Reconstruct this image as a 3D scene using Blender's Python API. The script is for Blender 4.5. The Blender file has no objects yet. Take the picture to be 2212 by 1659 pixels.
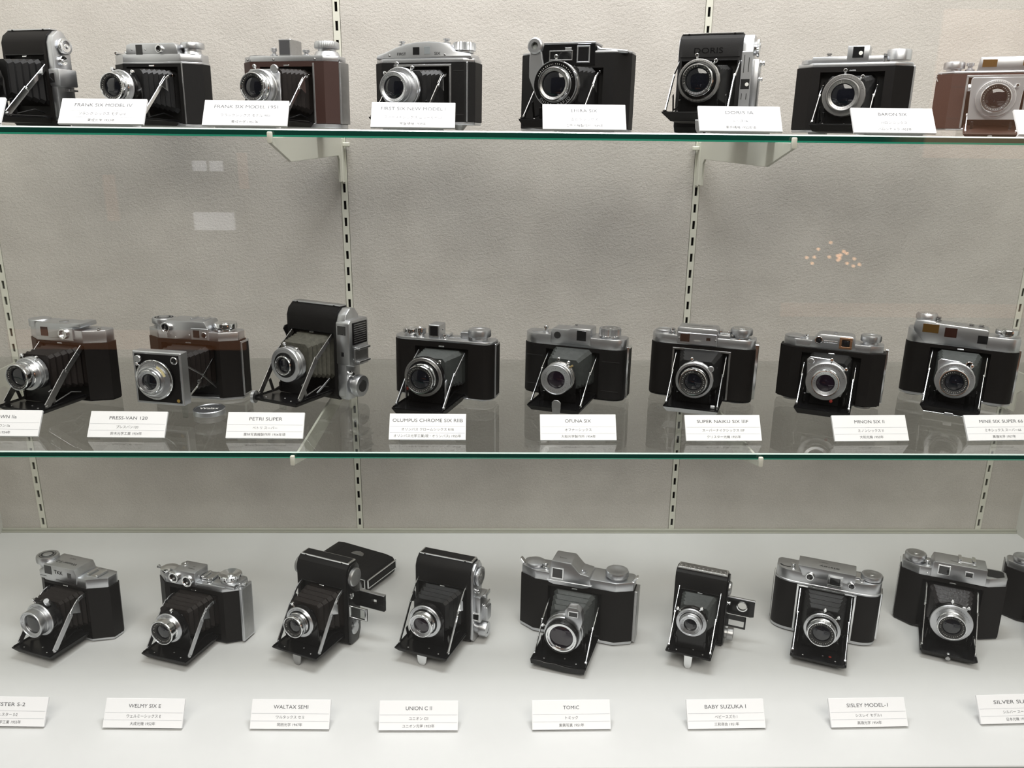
import bpy, bmesh, math, random
from mathutils import Vector, Matrix
S = bpy.context.scene
COL = S.collection
R_ = math.radians
random.seed(7)

# ------------------------------------------------------------------ camera, world, light, exposure
cam_d = bpy.data.cameras.new('camera'); cam = bpy.data.objects.new('camera', cam_d); COL.objects.link(cam)
cam_d.sensor_fit = 'HORIZONTAL'; cam_d.sensor_width = 36.0
cam_d.lens = 1795.85 / 2212 * 36.0
cam_d.clip_start = 0.02; cam_d.clip_end = 60
TH, RO, YA = 0.29493, 0.01132, 0.02189
_F = Vector((math.sin(YA)*math.cos(TH), math.cos(YA)*math.cos(TH), -math.sin(TH)))
_r0 = Vector((math.cos(YA), -math.sin(YA), 0)); _u0 = _r0.cross(_F)
_Rv = math.cos(RO)*_r0 + math.sin(RO)*_u0; _Uv = -math.sin(RO)*_r0 + math.cos(RO)*_u0
M = Matrix((_Rv, _Uv, -_F)).transposed().to_4x4(); M.translation = (0.03018, -1.3, 0.66175)
cam.matrix_world = M
S.camera = cam

w = bpy.data.worlds.new('world'); S.world = w; w.use_nodes = True
w.node_tree.nodes['Background'].inputs[0].default_value = (1.0, 0.95, 0.88, 1)
w.node_tree.nodes['Background'].inputs[1].default_value = 0.22

def area(name, loc, rot, sx, sy, power, color=(1, 1, 1)):
    d = bpy.data.lights.new(name, 'AREA'); d.shape = 'RECTANGLE'; d.size = sx; d.size_y = sy
    d.energy = power; d.color = color
    o = bpy.data.objects.new(name, d); COL.objects.link(o); o.location = loc; o.rotation_euler = rot
    return o
area('case_lamp', (0.08, -0.36, 1.78), (0, 0, 0), 1.0, 0.30, 28, (0.985, 0.98, 1.0))
area('hall_lamp', (0.2, -2.3, 2.3), (R_(50), 0, 0), 2.6, 1.2, 66, (1.0, 0.945, 0.88))  # fill light added in the unseen hall to lift the lower wall

S.view_settings.view_transform = 'Standard'; S.view_settings.look = 'None'
S.view_settings.exposure = 0.04; S.view_settings.gamma = 1.0; S.view_settings.use_curve_mapping = False
S.cycles.transparent_max_bounces = 24
S.cycles.max_bounces = 10
S.cycles.caustics_reflective = False; S.cycles.caustics_refractive = False

ZM, ZT = 0.3089, 0.6618          # tops of the two glass shelves
XL, XR = -0.806, 0.942           # side walls of the case
YF, YG = -0.4101, -0.5576        # front of the shelves, front of the case floor
PIL = [-0.73626 + 0.53681*i for i in range(4)]

# ------------------------------------------------------------------ materials
def new_mat(name):
    m = bpy.data.materials.new(name); m.use_nodes = True
    return m, m.node_tree.nodes, m.node_tree.links, m.node_tree.nodes['Principled BSDF']

def mat(name, col, rough=0.5, metal=0.0, bump=None, var=None, spec=None, coat=0.0, trans=0.0):
    m, n, l, b = new_mat(name)
    b.inputs['Base Color'].default_value = (*col, 1); b.inputs['Roughness'].default_value = rough
    b.inputs['Metallic'].default_value = metal
    if spec is not None: b.inputs['Specular IOR Level'].default_value = spec
    if coat: b.inputs['Coat Weight'].default_value = coat; b.inputs['Coat Roughness'].default_value = 0.05
    tc = n.new('ShaderNodeTexCoord')
    if bump:
        sc, st, dist = bump
        t = n.new('ShaderNodeTexNoise'); t.inputs['Scale'].default_value = sc; t.inputs['Detail'].default_value = 3
        l.new(tc.outputs['Object'], t.inputs['Vector'])
        bp = n.new('ShaderNodeBump'); bp.inputs['Strength'].default_value = st; bp.inputs['Distance'].default_value = dist
        l.new(t.outputs['Fac'], bp.inputs['Height']); l.new(bp.outputs['Normal'], b.inputs['Normal'])
    if var:
        sc, amt = var
        t = n.new('ShaderNodeTexNoise'); t.inputs['Scale'].default_value = sc; t.inputs['Detail'].default_value = 4
        l.new(tc.outputs['Object'], t.inputs['Vector'])
        mx = n.new('ShaderNodeMix'); mx.data_type = 'RGBA'
        mx.inputs['A'].default_value = (*[c*(1-amt) for c in col], 1); mx.inputs['B'].default_value = (*[min(1, c*(1+amt)) for c in col], 1)
        l.new(t.outputs['Fac'], mx.inputs['Factor']); l.new(mx.outputs['Result'], b.inputs['Base Color'])
    return m

LEATHER = mat('black_leather', (.0060, .0056, .0056), .55, bump=(1400, .30, .0004), spec=.20)
LEATHER2 = mat('smooth_black_leather', (.0065, .0055, .0052), .50, bump=(900, .12, .0003), spec=.18)
BROWN = mat('brown_leather', (.040, .016, .012), .5, bump=(1300, .25, .0004), spec=.4)
ENAMEL = mat('black_enamel', (.0045, .0045, .005), .22, spec=.35)
BLACKIN = mat('black_paint', (.005, .005, .005), .55, spec=.3)
SATIN = mat('satin_chrome', (.60, .61, .63), .34, 1.0, bump=(2500, .04, .0002), var=(60, .05))
BRIGHT = mat('polished_chrome', (.80, .81, .82), .13, 1.0)
AGED = mat('aged_aluminium', (.42, .42, .42), .40, 1.0, var=(180, .14), bump=(1600, .06, .0002))
DULL = mat('dull_nickel', (.34, .335, .33), .36, 1.0, var=(300, .15))
BELLOWS = mat('black_bellows_cloth', (.007, .007, .0075), .46, bump=(700, .25, .0004), spec=.3)
BELLOWS_G = mat('worn_grey_bellows', (.036, .041, .040), .55, bump=(600, .4, .0006), var=(160, .5))
BELLOWS_T = mat('frayed_bellows', (.070, .068, .054), .75, bump=(500, .5, .0008), var=(170, .6))
BELLOWS_B = mat('brown_black_bellows', (.011, .0078, .0068), .55, bump=(700, .3, .0005), spec=.25)
LENS = mat('lens_glass', (.004, .005, .009), .03, spec=.6, coat=.5)
LENS_P = mat('coated_lens_glass', (.010, .005, .012), .03, spec=.6, coat=.5)
WIN = mat('dark_window_glass', (.012, .012, .013), .06, spec=.6)
AMBER = mat('amber_window_glass', (.10, .055, .015), .10, spec=.6)
WHITE = mat('white_card', (.86, .86, .87), .45)
INK = mat('grey_ink', (.060, .060, .068), .7)
RULE = mat('pale_rule_ink', (.36, .37, .42), .7)
GREY_ENGR = mat('grey_engraving', (.09, .09, .09), .6)
ENGR = mat('black_engraving', (.012, .012, .012), .6)
PAINTW = mat('white_paint', (.75, .74, .70), .5)
RED = mat('red_dot_paint', (.30, .03, .02), .5)
CREAM = mat('cream_enamel_metal', (.64, .635, .555), .42, var=(35, .03))
SIDE = mat('white_side_panel', (.62, .62, .58), .5)
FLOORM = mat('pale_laminate', (.625, .63, .625), .42, var=(60, .02), bump=(900, .03, .0002))
STRIP = mat('grey_green_trim', (.40, .40, .345), .45)
DARK = mat('dark_gap', (.012, .011, .010), .9)
CLEARP = None

def wall_material():
    m, n, l, b = new_mat('felted_paper_wall')
    tc = n.new('ShaderNodeTexCoord')
    mp = n.new('ShaderNodeMapping'); mp.inputs['Rotation'].default_value = (0, R_(20), 0); mp.inputs['Scale'].default_value = (1, 1, 1.2)
    l.new(tc.outputs['Object'], mp.inputs['Vector'])
    t1 = n.new('ShaderNodeTexNoise'); t1.inputs['Scale'].default_value = 210; t1.inputs['Detail'].default_value = 4; t1.inputs['Roughness'].default_value = .55
    t1.inputs['Distortion'].default_value = 0
    t2 = n.new('ShaderNodeTexNoise'); t2.inputs['Scale'].default_value = 560; t2.inputs['Detail'].default_value = 4
    t3 = n.new('ShaderNodeTexNoise'); t3.inputs['Scale'].default_value = 14; t3.inputs['Detail'].default_value = 3
    for t in (t1, t2, t3): l.new(mp.outputs[0], t.inputs['Vector'])
    ad = n.new('ShaderNodeMath'); ad.operation = 'MULTIPLY_ADD'; ad.inputs[1].default_value = .55
    l.new(t2.outputs['Fac'], ad.inputs[0]); l.new(t1.outputs['Fac'], ad.inputs[2])
    bp = n.new('ShaderNodeBump'); bp.inputs['Strength'].default_value = .22; bp.inputs['Distance'].default_value = .004
    l.new(ad.outputs[0], bp.inputs['Height']); l.new(bp.outputs['Normal'], b.inputs['Normal'])
    cr = n.new('ShaderNodeValToRGB')
    cr.color_ramp.elements[0].position = .34; cr.color_ramp.elements[0].color = (.448, .420, .388, 1)
    cr.color_ramp.elements[1].position = .66; cr.color_ramp.elements[1].color = (.572, .543, .506, 1)
    mx = n.new('ShaderNodeMath'); mx.operation = 'MULTIPLY_ADD'; mx.inputs[1].default_value = .62
    l.new(t2.outputs['Fac'], mx.inputs[0])
    sc = n.new('ShaderNodeMath'); sc.operation = 'MULTIPLY'; sc.inputs[1].default_value = .38
    l.new(t3.outputs['Fac'], sc.inputs[0]); l.new(sc.outputs[0], mx.inputs[2])
    l.new(mx.outputs[0], cr.inputs[0]); l.new(cr.outputs[0], b.inputs['Base Color'])
    b.inputs['Roughness'].default_value = .85; b.inputs['Specular IOR Level'].default_value = .25
    return m
WALL = wall_material()

def pane_material(name, tint, k=.96, base=.04):
    """Clear sheet glass: passes light straight through, mirrors more at grazing angles."""
    m = bpy.data.materials.new(name); m.use_nodes = True
    n, l = m.node_tree.nodes, m.node_tree.links
    n.clear()
    out = n.new('ShaderNodeOutputMaterial'); mix = n.new('ShaderNodeMixShader')
    tr = n.new('ShaderNodeBsdfTransparent'); tr.inputs[0].default_value = (*tint, 1)
    gl = n.new('ShaderNodeBsdfGlossy'); gl.inputs['Roughness'].default_value = 0.0
    lw = n.new('ShaderNodeLayerWeight'); pw = n.new('ShaderNodeMath'); pw.operation = 'POWER'; pw.inputs[1].default_value = 5
    ma = n.new('ShaderNodeMath'); ma.operation = 'MULTIPLY_ADD'; ma.inputs[1].default_value = k; ma.inputs[2].default_value = base
    l.new(lw.outputs['Facing'], pw.inputs[0]); l.new(pw.outputs[0], ma.inputs[0])
    l.new(ma.outputs[0], mix.inputs[0]); l.new(tr.outputs[0], mix.inputs[1]); l.new(gl.outputs[0], mix.inputs[2])
    l.new(mix.outputs[0], out.inputs[0])
    return m
GLASS = pane_material('shelf_glass', (.971, .978, .971), .94, .055)
PANE = pane_material('front_pane_glass', (.985, .99, .985), .96, .03)
CLEARP = pane_material('clear_acrylic', (.90, .91, .90), .9, .05)
EDGE = mat('dark_green_glass_edge', (.004, .050, .036), .08, spec=.6)
ARRIS_GLINT = mat('polished_upper_arris', (.55, .66, .62), .12, spec=.8)  # pale base colour stands for light mirrored on the clear chamfer
ARRIS_GLOW = mat('green_lower_arris', (.004, .52, .32), .25, spec=.6)  # bright green base colour stands for the glow carried inside the glass

# ------------------------------------------------------------------ mesh building (millimetres)
class MB:
    def __init__(s): s.v = []; s.f = []; s.m = []
    def add(s, verts, faces, mi=0):
        o = len(s.v); s.v += [tuple(v) for v in verts]; s.f += [tuple(i+o for i in f) for f in faces]
        s.m += [mi]*len(faces) if isinstance(mi, int) else list(mi)
        return s
    def _bm(s, verts, faces, bev=0, seg=1, mi=0):
        bm = bmesh.new(); vs = [bm.verts.new(v) for v in verts]
        for f in faces:
            try: bm.faces.new([vs[i] for i in f])
            except ValueError: pass
        bmesh.ops.recalc_face_normals(bm, faces=bm.faces[:])
        if bev > 0:
            es = [e for e in bm.edges if len(e.link_faces) == 2 and e.calc_face_angle(0) > R_(25)]
            bmesh.ops.bevel(bm, geom=es, offset=bev, segments=seg, affect='EDGES', profile=.5, clamp_overlap=True)
        bm.verts.index_update()
        s.add([v.co[:] for v in bm.verts], [[v.index for v in f.verts] for f in bm.faces], mi)
        bm.free(); return s
    def box(s, x0, x1, y0, y1, z0, z1, bev=0, mi=0, seg=1):
        v = [(x, y, z) for x in (x0, x1) for y in (y0, y1) for z in (z0, z1)]
        f = [(0, 1, 3, 2), (4, 6, 7, 5), (0, 4, 5, 1), (2, 3, 7, 6), (0, 2, 6, 4), (1, 5, 7, 3)]
        return s._bm(v, f, bev, seg, mi)
    def prism(s, poly, axis, a0, a1, bev=0, mi=0, seg=1):
        """poly in the plane across AXIS: z -> (x,y), x -> (y,z), y -> (x,z)."""
        def P(p, a):
            return {'z': (p[0], p[1], a), 'x': (a, p[0], p[1]), 'y': (p[0], a, p[1])}[axis]
        n = len(poly); v = [P(p, a0) for p in poly] + [P(p, a1) for p in poly]
        f = [tuple(range(n))[::-1], tuple(range(n, 2*n))] + [(i, (i+1) % n, n+(i+1) % n, n+i) for i in range(n)]
        return s._bm(v, f, bev, seg, mi)
    def loft(s, rings, mi=0, caps=True):
        n = len(rings[0]); v = [p for r in rings for p in r]; f = []
        for k in range(len(rings)-1):
            for i in range(n):
                j = (i+1) % n; f.append((k*n+i, k*n+j, (k+1)*n+j, (k+1)*n+i))
        if caps: f += [tuple(range(n))[::-1], tuple(range((len(rings)-1)*n, len(rings)*n))]
        return s._bm(v, f, 0, 1, mi)
    def lathe(s, c, axis, prof, seg=28, knurl=None, mi=0, caps=True):
        """prof: (radius, height along axis); knurl: set of profile indices whose radius alternates."""
        ax = Vector(axis).normalized(); up = Vector((0, 0, 1)) if abs(ax.z) < .9 else Vector((1, 0, 0))
        e1 = ax.cross(up).normalized(); e2 = ax.cross(e1); c = Vector(c)
        rings = []
        for k, (r, h) in enumerate(prof):
            ring = []
            for i in range(seg):
                rr = max(r, .02)
                if knurl and k in knurl and i % 2: rr *= knurl[k]
                a = 2*math.pi*i/seg
                ring.append(c + ax*h + e1*(rr*math.cos(a)) + e2*(rr*math.sin(a)))
            rings.append(ring)
        return s.loft(rings, mi, caps)
    def tube(s, pts, r, seg=8, mi=0):
        pts = [Vector(p) for p in pts]; rings = []
        for k, p in enumerate(pts):
            d = (pts[min(k+1, len(pts)-1)] - pts[max(k-1, 0)]).normalized()
            up = Vector((0, 0, 1)) if abs(d.z) < .9 else Vector((0, 1, 0))
            e1 = d.cross(up).normalized(); e2 = d.cross(e1)
            rings.append([p + e1*(r*math.cos(2*math.pi*i/seg)) + e2*(r*math.sin(2*math.pi*i/seg)) for i in range(seg)])
        return s.loft(rings, mi)
    def strap(s, pts, wid, th, x, mi=0):
        """flat link standing in the YZ plane at x, following pts [(y,z)...]."""
        for (p, q) in zip(pts[:-1], pts[1:]):
            d = Vector((q[0]-p[0], q[1]-p[1])); nrm = Vector((-d.y, d.x)).normalized()*(wid/2)
            poly = [(p[0]+nrm.x, p[1]+nrm.y), (p[0]-nrm.x, p[1]-nrm.y), (q[0]-nrm.x, q[1]-nrm.y), (q[0]+nrm.x, q[1]+nrm.y)]
            s.prism(poly, 'x', x-th/2, x+th/2, .25, mi)
        return s
    def build(s, name, mats, parent=None, oy=0.0, ang=32, label=None):
        me = bpy.data.meshes.new(name)
        me.from_pydata([(x*.001, (y+oy)*.001, z*.001) for x, y, z in s.v], [], s.f)
        mats = mats if isinstance(mats, (list, tuple)) else [mats]
        for m in mats: me.materials.append(m)
        me.polygons.foreach_set('material_index', s.m)
        me.polygons.foreach_set('use_smooth', [True]*len(s.f)); me.set_sharp_from_angle(angle=R_(ang))
        o = bpy.data.objects.new(name, me); COL.objects.link(o)
        if parent is not None: o.parent = parent
        if label: o['label'] = label
        return o

def tag(o, label, cat, group=None, kind=None):
    if label: o['label'] = label
    if cat: o['category'] = cat
    if group: o['group'] = group
    if kind: o['kind'] = kind
    return o
def struct(name, mb, m):
    o = mb.build(name, m); o['kind'] = 'structure'; return o

def text_mesh(txt, size, sx=1.0, width=None, thin=0.0, align='CENTER'):
    """verts (mm, in the XY plane) and faces of flat lettering; SIZE is the cap height in mm."""
    cu = bpy.data.curves.new('lettering', 'FONT'); cu.body = txt; cu.size = size/.72; cu.align_x = align; cu.align_y = 'CENTER'
    cu.offset = thin; cu.resolution_u = 3; cu.fill_mode = 'FRONT'
    o = bpy.data.objects.new('lettering', cu); COL.objects.link(o)
    dg = bpy.context.evaluated_depsgraph_get(); dg.update()
    me = bpy.data.meshes.new_from_object(o.evaluated_get(dg))
    v = [list(x.co) for x in me.vertices]; f = [tuple(p.vertices) for p in me.polygons]
    bpy.data.objects.remove(o); bpy.data.curves.remove(cu); bpy.data.meshes.remove(me)
    if v:
        if width:
            x0 = min(p[0] for p in v); x1 = max(p[0] for p in v); k = width/(x1-x0)
            for p in v: p[0] = (p[0]-(x0+x1)/2)*k
        else:
            for p in v: p[0] *= sx
    return v, f
def place_text(mb, txt, org, ex, ey, size, **kw):
    v, f = text_mesh(txt, size, **kw)
    o, ex, ey = Vector(org), Vector(ex), Vector(ey)
    mb.add([o + ex*p[0] + ey*p[1] for p in v], f)
    return mb
def arc_text(mb, txt, c, r, a0, a1, y, size, inward=True):
    """letters round a circle in the XZ plane facing -y; angles in degrees from +x, counter-clockwise as seen from the front."""
    n = len(txt)
    for i, ch in enumerate(txt):
        if ch == ' ': continue
        a = R_(a0 + (a1-a0)*(i/(n-1) if n > 1 else .5))
        rad = Vector((math.cos(a), 0, math.sin(a))); up = -rad if inward else rad
        ex = Vector((up.z, 0, -up.x))
        place_text(mb, ch, Vector((c[0], y, c[1])) + rad*r, ex, up, size)

# ------------------------------------------------------------------ folding camera kit
def planpoly(W, T, kind, c, ey, ins=0):
    h = W/2-ins; f = ins*.6; b = T-ins*.6; c = min(c, h-2)
    if kind == 'oct':
        return [(-h+c, f), (h-c, f), (h, ey), (h, b-5), (h-4, b), (-h+4, b), (-h, b-5), (-h, ey)]
    L = [(-h+c*(1-math.sin(a)), f+(ey-f)*(1-math.cos(a))) for a in [R_(90-15*k) for k in range(7)]]
    Rr = [(-x, y) for x, y in L[::-1]]
    return L + Rr + [(h, b-5), (h-4, b), (-h+4, b), (-h, b-5)]

class Cam:
    def __init__(s, X, Y, z, yaw, T, label, group, tilt=2.0):
        s.root = bpy.data.objects.new('folding_camera', None); COL.objects.link(s.root)
        a = R_(yaw)
        s.root.location = (X - math.sin(a)*T*.001, Y + math.cos(a)*T*.001, z)
        s.root.rotation_euler = (-R_(tilt), 0, a); s.root.empty_display_size = .02
        s.T = T; s.tilt = tilt
        tag(s.root, label, 'camera', group)
    def p(s, name, mb, m, parent=None, label=None, ang=32):
        return mb.build(name, m, parent or s.root, -s.T, ang, label)

    # --- wide body, bed dropping from the middle of the front
    def wide(s, W, H, tp=9, bp=4, kind='oct', c=20, ey=13, ow=37, oz1=None, leather=LEATHER, top=SATIN, bottom=SATIN, ins=1.0, notch=13, frame=None, tlabel=None):
        s.W, s.H, s.ow, s.kind, s.c_, s.ey, s.tp = W, H, ow, kind, c, ey, tp
        T = s.T; z0, z1 = bp, H-tp; oz1 = oz1 or z1-5; s.oz1 = oz1
        pl = planpoly(W, T, kind, c, ey)
        k = 1 if kind == 'oct' else 7
        notched = pl[:k] + [(-ow, 0), (-ow, notch), (ow, notch), (ow, 0)] + pl[k:]
        mb = MB(); mb.prism(notched, 'z', z0, oz1); mb.prism(pl, 'z', oz1, z1)
        s.body = s.p('body', mb, leather)
        b = MB().box(-ow+.1, ow-.1, notch-.6, notch-.1, z0+1, oz1-.2); s.p('film_chamber', b, BLACKIN, s.body)
        s.topp = s.p('top_plate', MB().prism(planpoly(W, T, kind, c, ey, ins), 'z', z1, H, 1.1, seg=2), top, label=tlabel)
        s.p('bottom_plate', MB().prism(planpoly(W, T, kind, c, ey, ins*.6), 'z', 0.4, bp, .6), bottom)
        if frame:
            m = MB()
            for x in (-ow, ow): m.box(x-1.3, x+1.3, -.7, 1.5, z0, oz1+1, .3)
            m.box(-ow-1.3, ow+1.3, -.7, 1.5, oz1-.6, oz1+2, .3)
            s.p('door_frame', m, frame)
        m = MB().box(-4, 4, -.6, 3, oz1+.3, oz1+2.2, .4); s.p('bed_catch', m, BRIGHT, s.body)
        return s
    # --- tall body: the film runs upwards, controls on the right end
    def tall(s, W, H, ow=None, zn0=12, zn1=None, te=5, el=1, leather=LEATHER, end=SATIN, cham=11, notch=10, strip=BRIGHT, stripin=LEATHER, zig=True):
        T = s.T; ow = ow or W/2-4; zn1 = zn1 or H*.74
        s.W, s.H, s.ow, s.oz1, s.te = W, H, ow, zn1, te
        out = [(0, 6), (0, H-cham-3), (cham*.28, H-cham*.55), (cham, H), (T-cham*.8, H), (T-1.5, H-cham*.8), (T, H-cham-6), (T, 14), (T-6, 0), (6, 0)]
        mid = [(0, 6), (0, zn0), (notch, zn0), (notch, zn1), (0, zn1)] + out[1:]
        mb = MB(); mb.prism(mid, 'x', -ow, ow, 0); mb.prism(out, 'x', -W/2, -ow, .0); mb.prism(out, 'x', ow, W/2, .0)
        s.body = s.p('body', mb, leather)
        s.p('film_chamber', MB().box(-ow+.1, ow-.1, notch-.6, notch-.1, zn0, zn1), BLACKIN, s.body)
        s.p('ledge', MB().box(-ow, ow, -.5, 1, zn1, zn1+1.2, .2), ENAMEL, s.body)
        # chrome-edged strip on top
        if strip:
            m = MB(); y0, y1 = cham-1.5, T-cham*.8+1.5
            m.box(-W/2+1, W/2-.5, y0, y1, H-.3, H+1.6, .5)
            st = s.p('top_hinge', m, strip)
            s.p('inlay', MB().box(-W/2+3, W/2-3, y0+1.6, y1-1.4, H+1.3, H+1.9, .2), stripin, st)
            if zig:
                g = MB()
                for x in (-W/2+9, W/2-11): g.box(x-1, x+1.2, y0-.4, y0+1.2, H-.5, H+1.2, .1)
                s.p('hinge_knuckle', g, ENAMEL, st)
        sm = [(1.2, 7), (1.2, H-cham-3.5), (cham*.28+1, H-cham*.55-1), (cham+.4, H-1.2), (T-cham*.8-.4, H-1.2), (T-2.6, H-cham*.8-.6), (T-1.2, H-cham-6.5), (T-1.2, 14.6), (T-6.6, 1.2), (6.6, 1.2)]
        s.endp = s.p('end_plate', MB().prism(sm, 'x', W/2, W/2+te, 1.2, seg=2), end)
        s.p('left_plate', MB().prism(sm, 'x', -W/2-el, -W/2, .4), ENAMEL if end is ENAMEL else end)
        s.p('bed_catch', MB().box(-3.5, 3.5, -.7, 2, zn1-2.5, zn1-.6, .4), BRIGHT, s.body)
        return s

    def bellows(s, w0, h0, z0, w1, h1, z1, y1, n=6, m=BELLOWS, y0=11, d=2.6, ch=.16):
        rings = []
        for i in range(2*n+1):
            t = i/(2*n); w_ = (w0+(w1-w0)*t)/2; h_ = (h0+(h1-h0)*t)/2; zc = z0+(z1-z0)*t; y = y0+(y1-y0)*t
            q = d if i % 2 else 0; w_ -= q; h_ -= q; k = w_*ch
            rings.append([(-w_, y, zc-h_+k), (-w_, y, zc+h_-k), (-w_+k, y, zc+h_), (w_-k, y, zc+h_), (w_, y, zc+h_-k), (w_, y, zc-h_+k), (w_-k, y, zc-h_), (-w_+k, y, zc-h_)])
        s.p('bellows', MB().loft(rings), m, ang=20)

    def bed(s, bw, bl, zb, th=7, hz=4, sl=4.5, m=ENAMEL, under=LEATHER2, foot=None, wavy=False, zh=None, rivets=True):
        """drop-down front door, lying level in front of the body."""
        s.bw, s.bl, s.zb = bw, bl, zb
        zh = zb if zh is None else zh
        top = [(-bw, 0, zh), (bw, 0, zh), (bw, -bl, zb), (-bw, -bl, zb)]
        mid = [(-bw, 0, zh-1.4), (bw, 0, zh-1.4), (bw, -bl-.2, zb-1.4), (-bw, -bl-.2, zb-1.4)]
        bot = [(-bw+sl, 0, zh-th), (bw-sl, 0, zh-th), (bw-sl, -bl+sl, zb-th), (-bw+sl, -bl+sl, zb-th)]
        v = top + mid + bot
        f = [(0, 1, 2, 3), (8, 11, 10, 9)] + [(a+i, a+(i+1) % 4, a+4+(i+1) % 4, a+4+i) for a in (0, 4) for i in range(4)]
        mb = MB(); mb.add(v, [f[0]] + f[2:6], 0); mb.add(v, [f[1]] + f[6:10], 1)
        s.bedo = s.p('bed', mb, [m, under])
        r = MB()
        for x in (-bw+1.6, bw-1.6): r.tube([(x, -2, zh+.9), (x, -bl+1.5, zb+.9)], .8, 6)
        s.p('bed_rail', r, m, s.bedo)
        if rivets:
            g = MB()
            for x, y in ((-bw*.55, -bl+6), (bw*.6, -bl+7), (bw*.15, -bl+14)): g.lathe((x, y, zb-.2), (0, 0, 1), [(1.1, 0), (1.1, .6), (.6, 1)], 10)
            s.p('rivet', g, DULL, s.bedo)
        if wavy:
            g = MB().prism([(-bw, zb+.8), (-bw*.55, zb+.8), (-bw*.5, zb-.6), (-bw*.1, zb+.4), (bw*.3, zb-1.6), (bw*.65, zb-.8), (bw, zb+.8), (bw-2, zb-th-.2), (bw*.65, zb-th-.6), (bw*.3, zb-th-1.8), (-bw*.1, zb-th-1.2), (-bw*.6, zb-th+.5), (-bw+1, zb-5.5)][::-1], 'y', -bl-2.2, -bl+1, .4)
            s.p('bed_lip', g, m, s.bedo)
        if foot:
            drop = zb + (bl+s.T)*math.sin(R_(s.tilt))   # down to the shelf under the tilted body
            z0 = -(bl-foot.get('y', 3)+s.T)*math.sin(R_(s.tilt))+.3; wf = foot.get('w', 7); x = foot.get('x', 0); y = -bl+foot.get('y', 3)
            zt = zb-foot.get('top', th)+1
            pts = [(x-wf, zt), (x+wf, zt), (x+wf*.85, z0+wf*.7), (x+wf*.45, z0), (x-wf*.45, z0), (x-wf*.85, z0+wf*.7)]
            s.p('stand_foot', MB().prism(pts, 'y', y-.8, y+.8, .3), foot.get('m', AGED))

    def struts(s, ztop=.72, jy=.42, jz=.40, wid=4.2, m=BRIGHT, style='link', x=None, y0=10, inner=True):
        bw, bl, zb = s.bw, s.bl, s.zb; H = s.H; x = x or bw-2.5
        A = (-bl+y0, zb+2.5); J = (-bl*jy, zb+(H-zb)*jz); B = (2, H*ztop)
        for sg in (-1, 1):
            g = MB().strap([A, J], wid, 1.2, sg*x)
            for (yy, zz) in (A, J): g.lathe((sg*x-.9*sg, yy, zz), (sg, 0, 0), [(2.0, 0), (2.0, 1.9), (1.3, 2.4)], 10)
            st = s.p('strut', g, m)
            u = MB()
            if style == 'curve':
                K = [J] + [(J[0]+(B[0]-J[0])*t, J[1]+(B[1]-J[1])*t+5*math.sin(math.pi*t)) for t in (.3, .55, .8)] + [B]
                u.strap(K, wid*.62, 1.2, sg*(x+.3))
                u.prism([(J[0]-3, J[1]+2), (J[0]+9, J[1]+13), (J[0]+14, J[1]+8), (J[0]+15, J[1]-6)], 'x', sg*x-.5, sg*x+.5, .2)
            elif style == 'rod':
                u.tube([(sg*x, J[0], J[1]), (sg*x, B[0], B[1])], wid*.30, 8)
            else:
                u.strap([J, (J[0]*.3+B[0]*.7, J[1]*.3+B[1]*.7), B], wid*.8, 1.2, sg*(x+.8))
            s.p('strut_arm', u, m, st)
            if inner:
                q = MB().strap([(-bl*.62, zb+2), (-bl*.70, zb+20)], 5, 1, sg*(x-5)); q.tube([(sg*(x-5), -bl*.62, zb+3), (sg*(x-5), -bl*.25, zb+9), (sg*(x-4), -4, zb+5)], .9, 6)
                s.p('standard_link', q, ENAMEL if m is not DULL else DULL, st)

    def lens(s, L, zl, Rs=23, Rb=16, lb=11, ts=11, x0=0, ring=SATIN, face=ENAMEL, barrel=BRIGHT, name=ENGR, glass=LENS, std='yoke', stdm=ENAMEL, ws=22,
             levers=(100, 40), Rg=None, flat=False, dial=True, marks='w', button=None, ringw=4.5, case=None, namew=3.6, pinm=BRIGHT, clamp=True):
        """standard, shutter and lens; L = how far the lens front stands out, zl = height of its axis."""
        y = lambda d: -d
        C = lambda d: (x0, -d, zl)
        d2 = L; d1 = L-lb; d0 = d1-ts; ax = (0, -1, 0); zb = s.zb
        s.d0 = d0; s.zl = zl
        if std == 'yoke':
            pts = [(x0-ws, zb+.5), (x0+ws, zb+.5), (x0+ws*.95, zl), (x0+ws*.62, zl+ws*.72), (x0-ws*.62, zl+ws*.72), (x0-ws*.95, zl)]
        elif std == 'square':
            pts = [(x0-ws, zl-ws), (x0+ws, zl-ws), (x0+ws, zl+ws*.8), (x0+ws*.8, zl+ws), (x0-ws*.8, zl+ws), (x0-ws, zl+ws*.8)]
        elif std == 'corner':     # plate with one raised corner at the upper left
            pts = [(x0-ws*.9, zl-ws*.8), (x0+ws*.8, zl-ws*.8), (x0+ws, zl), (x0+ws*.75, zl+ws*.75), (x0+ws*.1, zl+ws*1.12), (x0-ws*.9, zl+ws*1.16), (x0-ws*1.05, zl+ws*1.0)]
        else: pts = std
        so = s.p('lens_standard', MB().prism(pts, 'y', y(d0+.6), y(d0-2.2), .5), stdm)
        if std == 'corner' or std == 'square':
            s.p('standard_leg', MB().box(x0-ws*.7, x0+ws*.7, y(d0-.2), y(d0-2), zb+.3, zl-ws*.7, .3), ENAMEL, so)
        g = MB()
        for sg in (-1, 1) if clamp else (): g.box(x0+sg*(ws-1)-1.6, x0+sg*(ws-1)+1.6, y(d0+2), y(d0), zb+2, zb+14, .6)
        if clamp: s.p('standard_clamp', g, ENAMEL, so)
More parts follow.
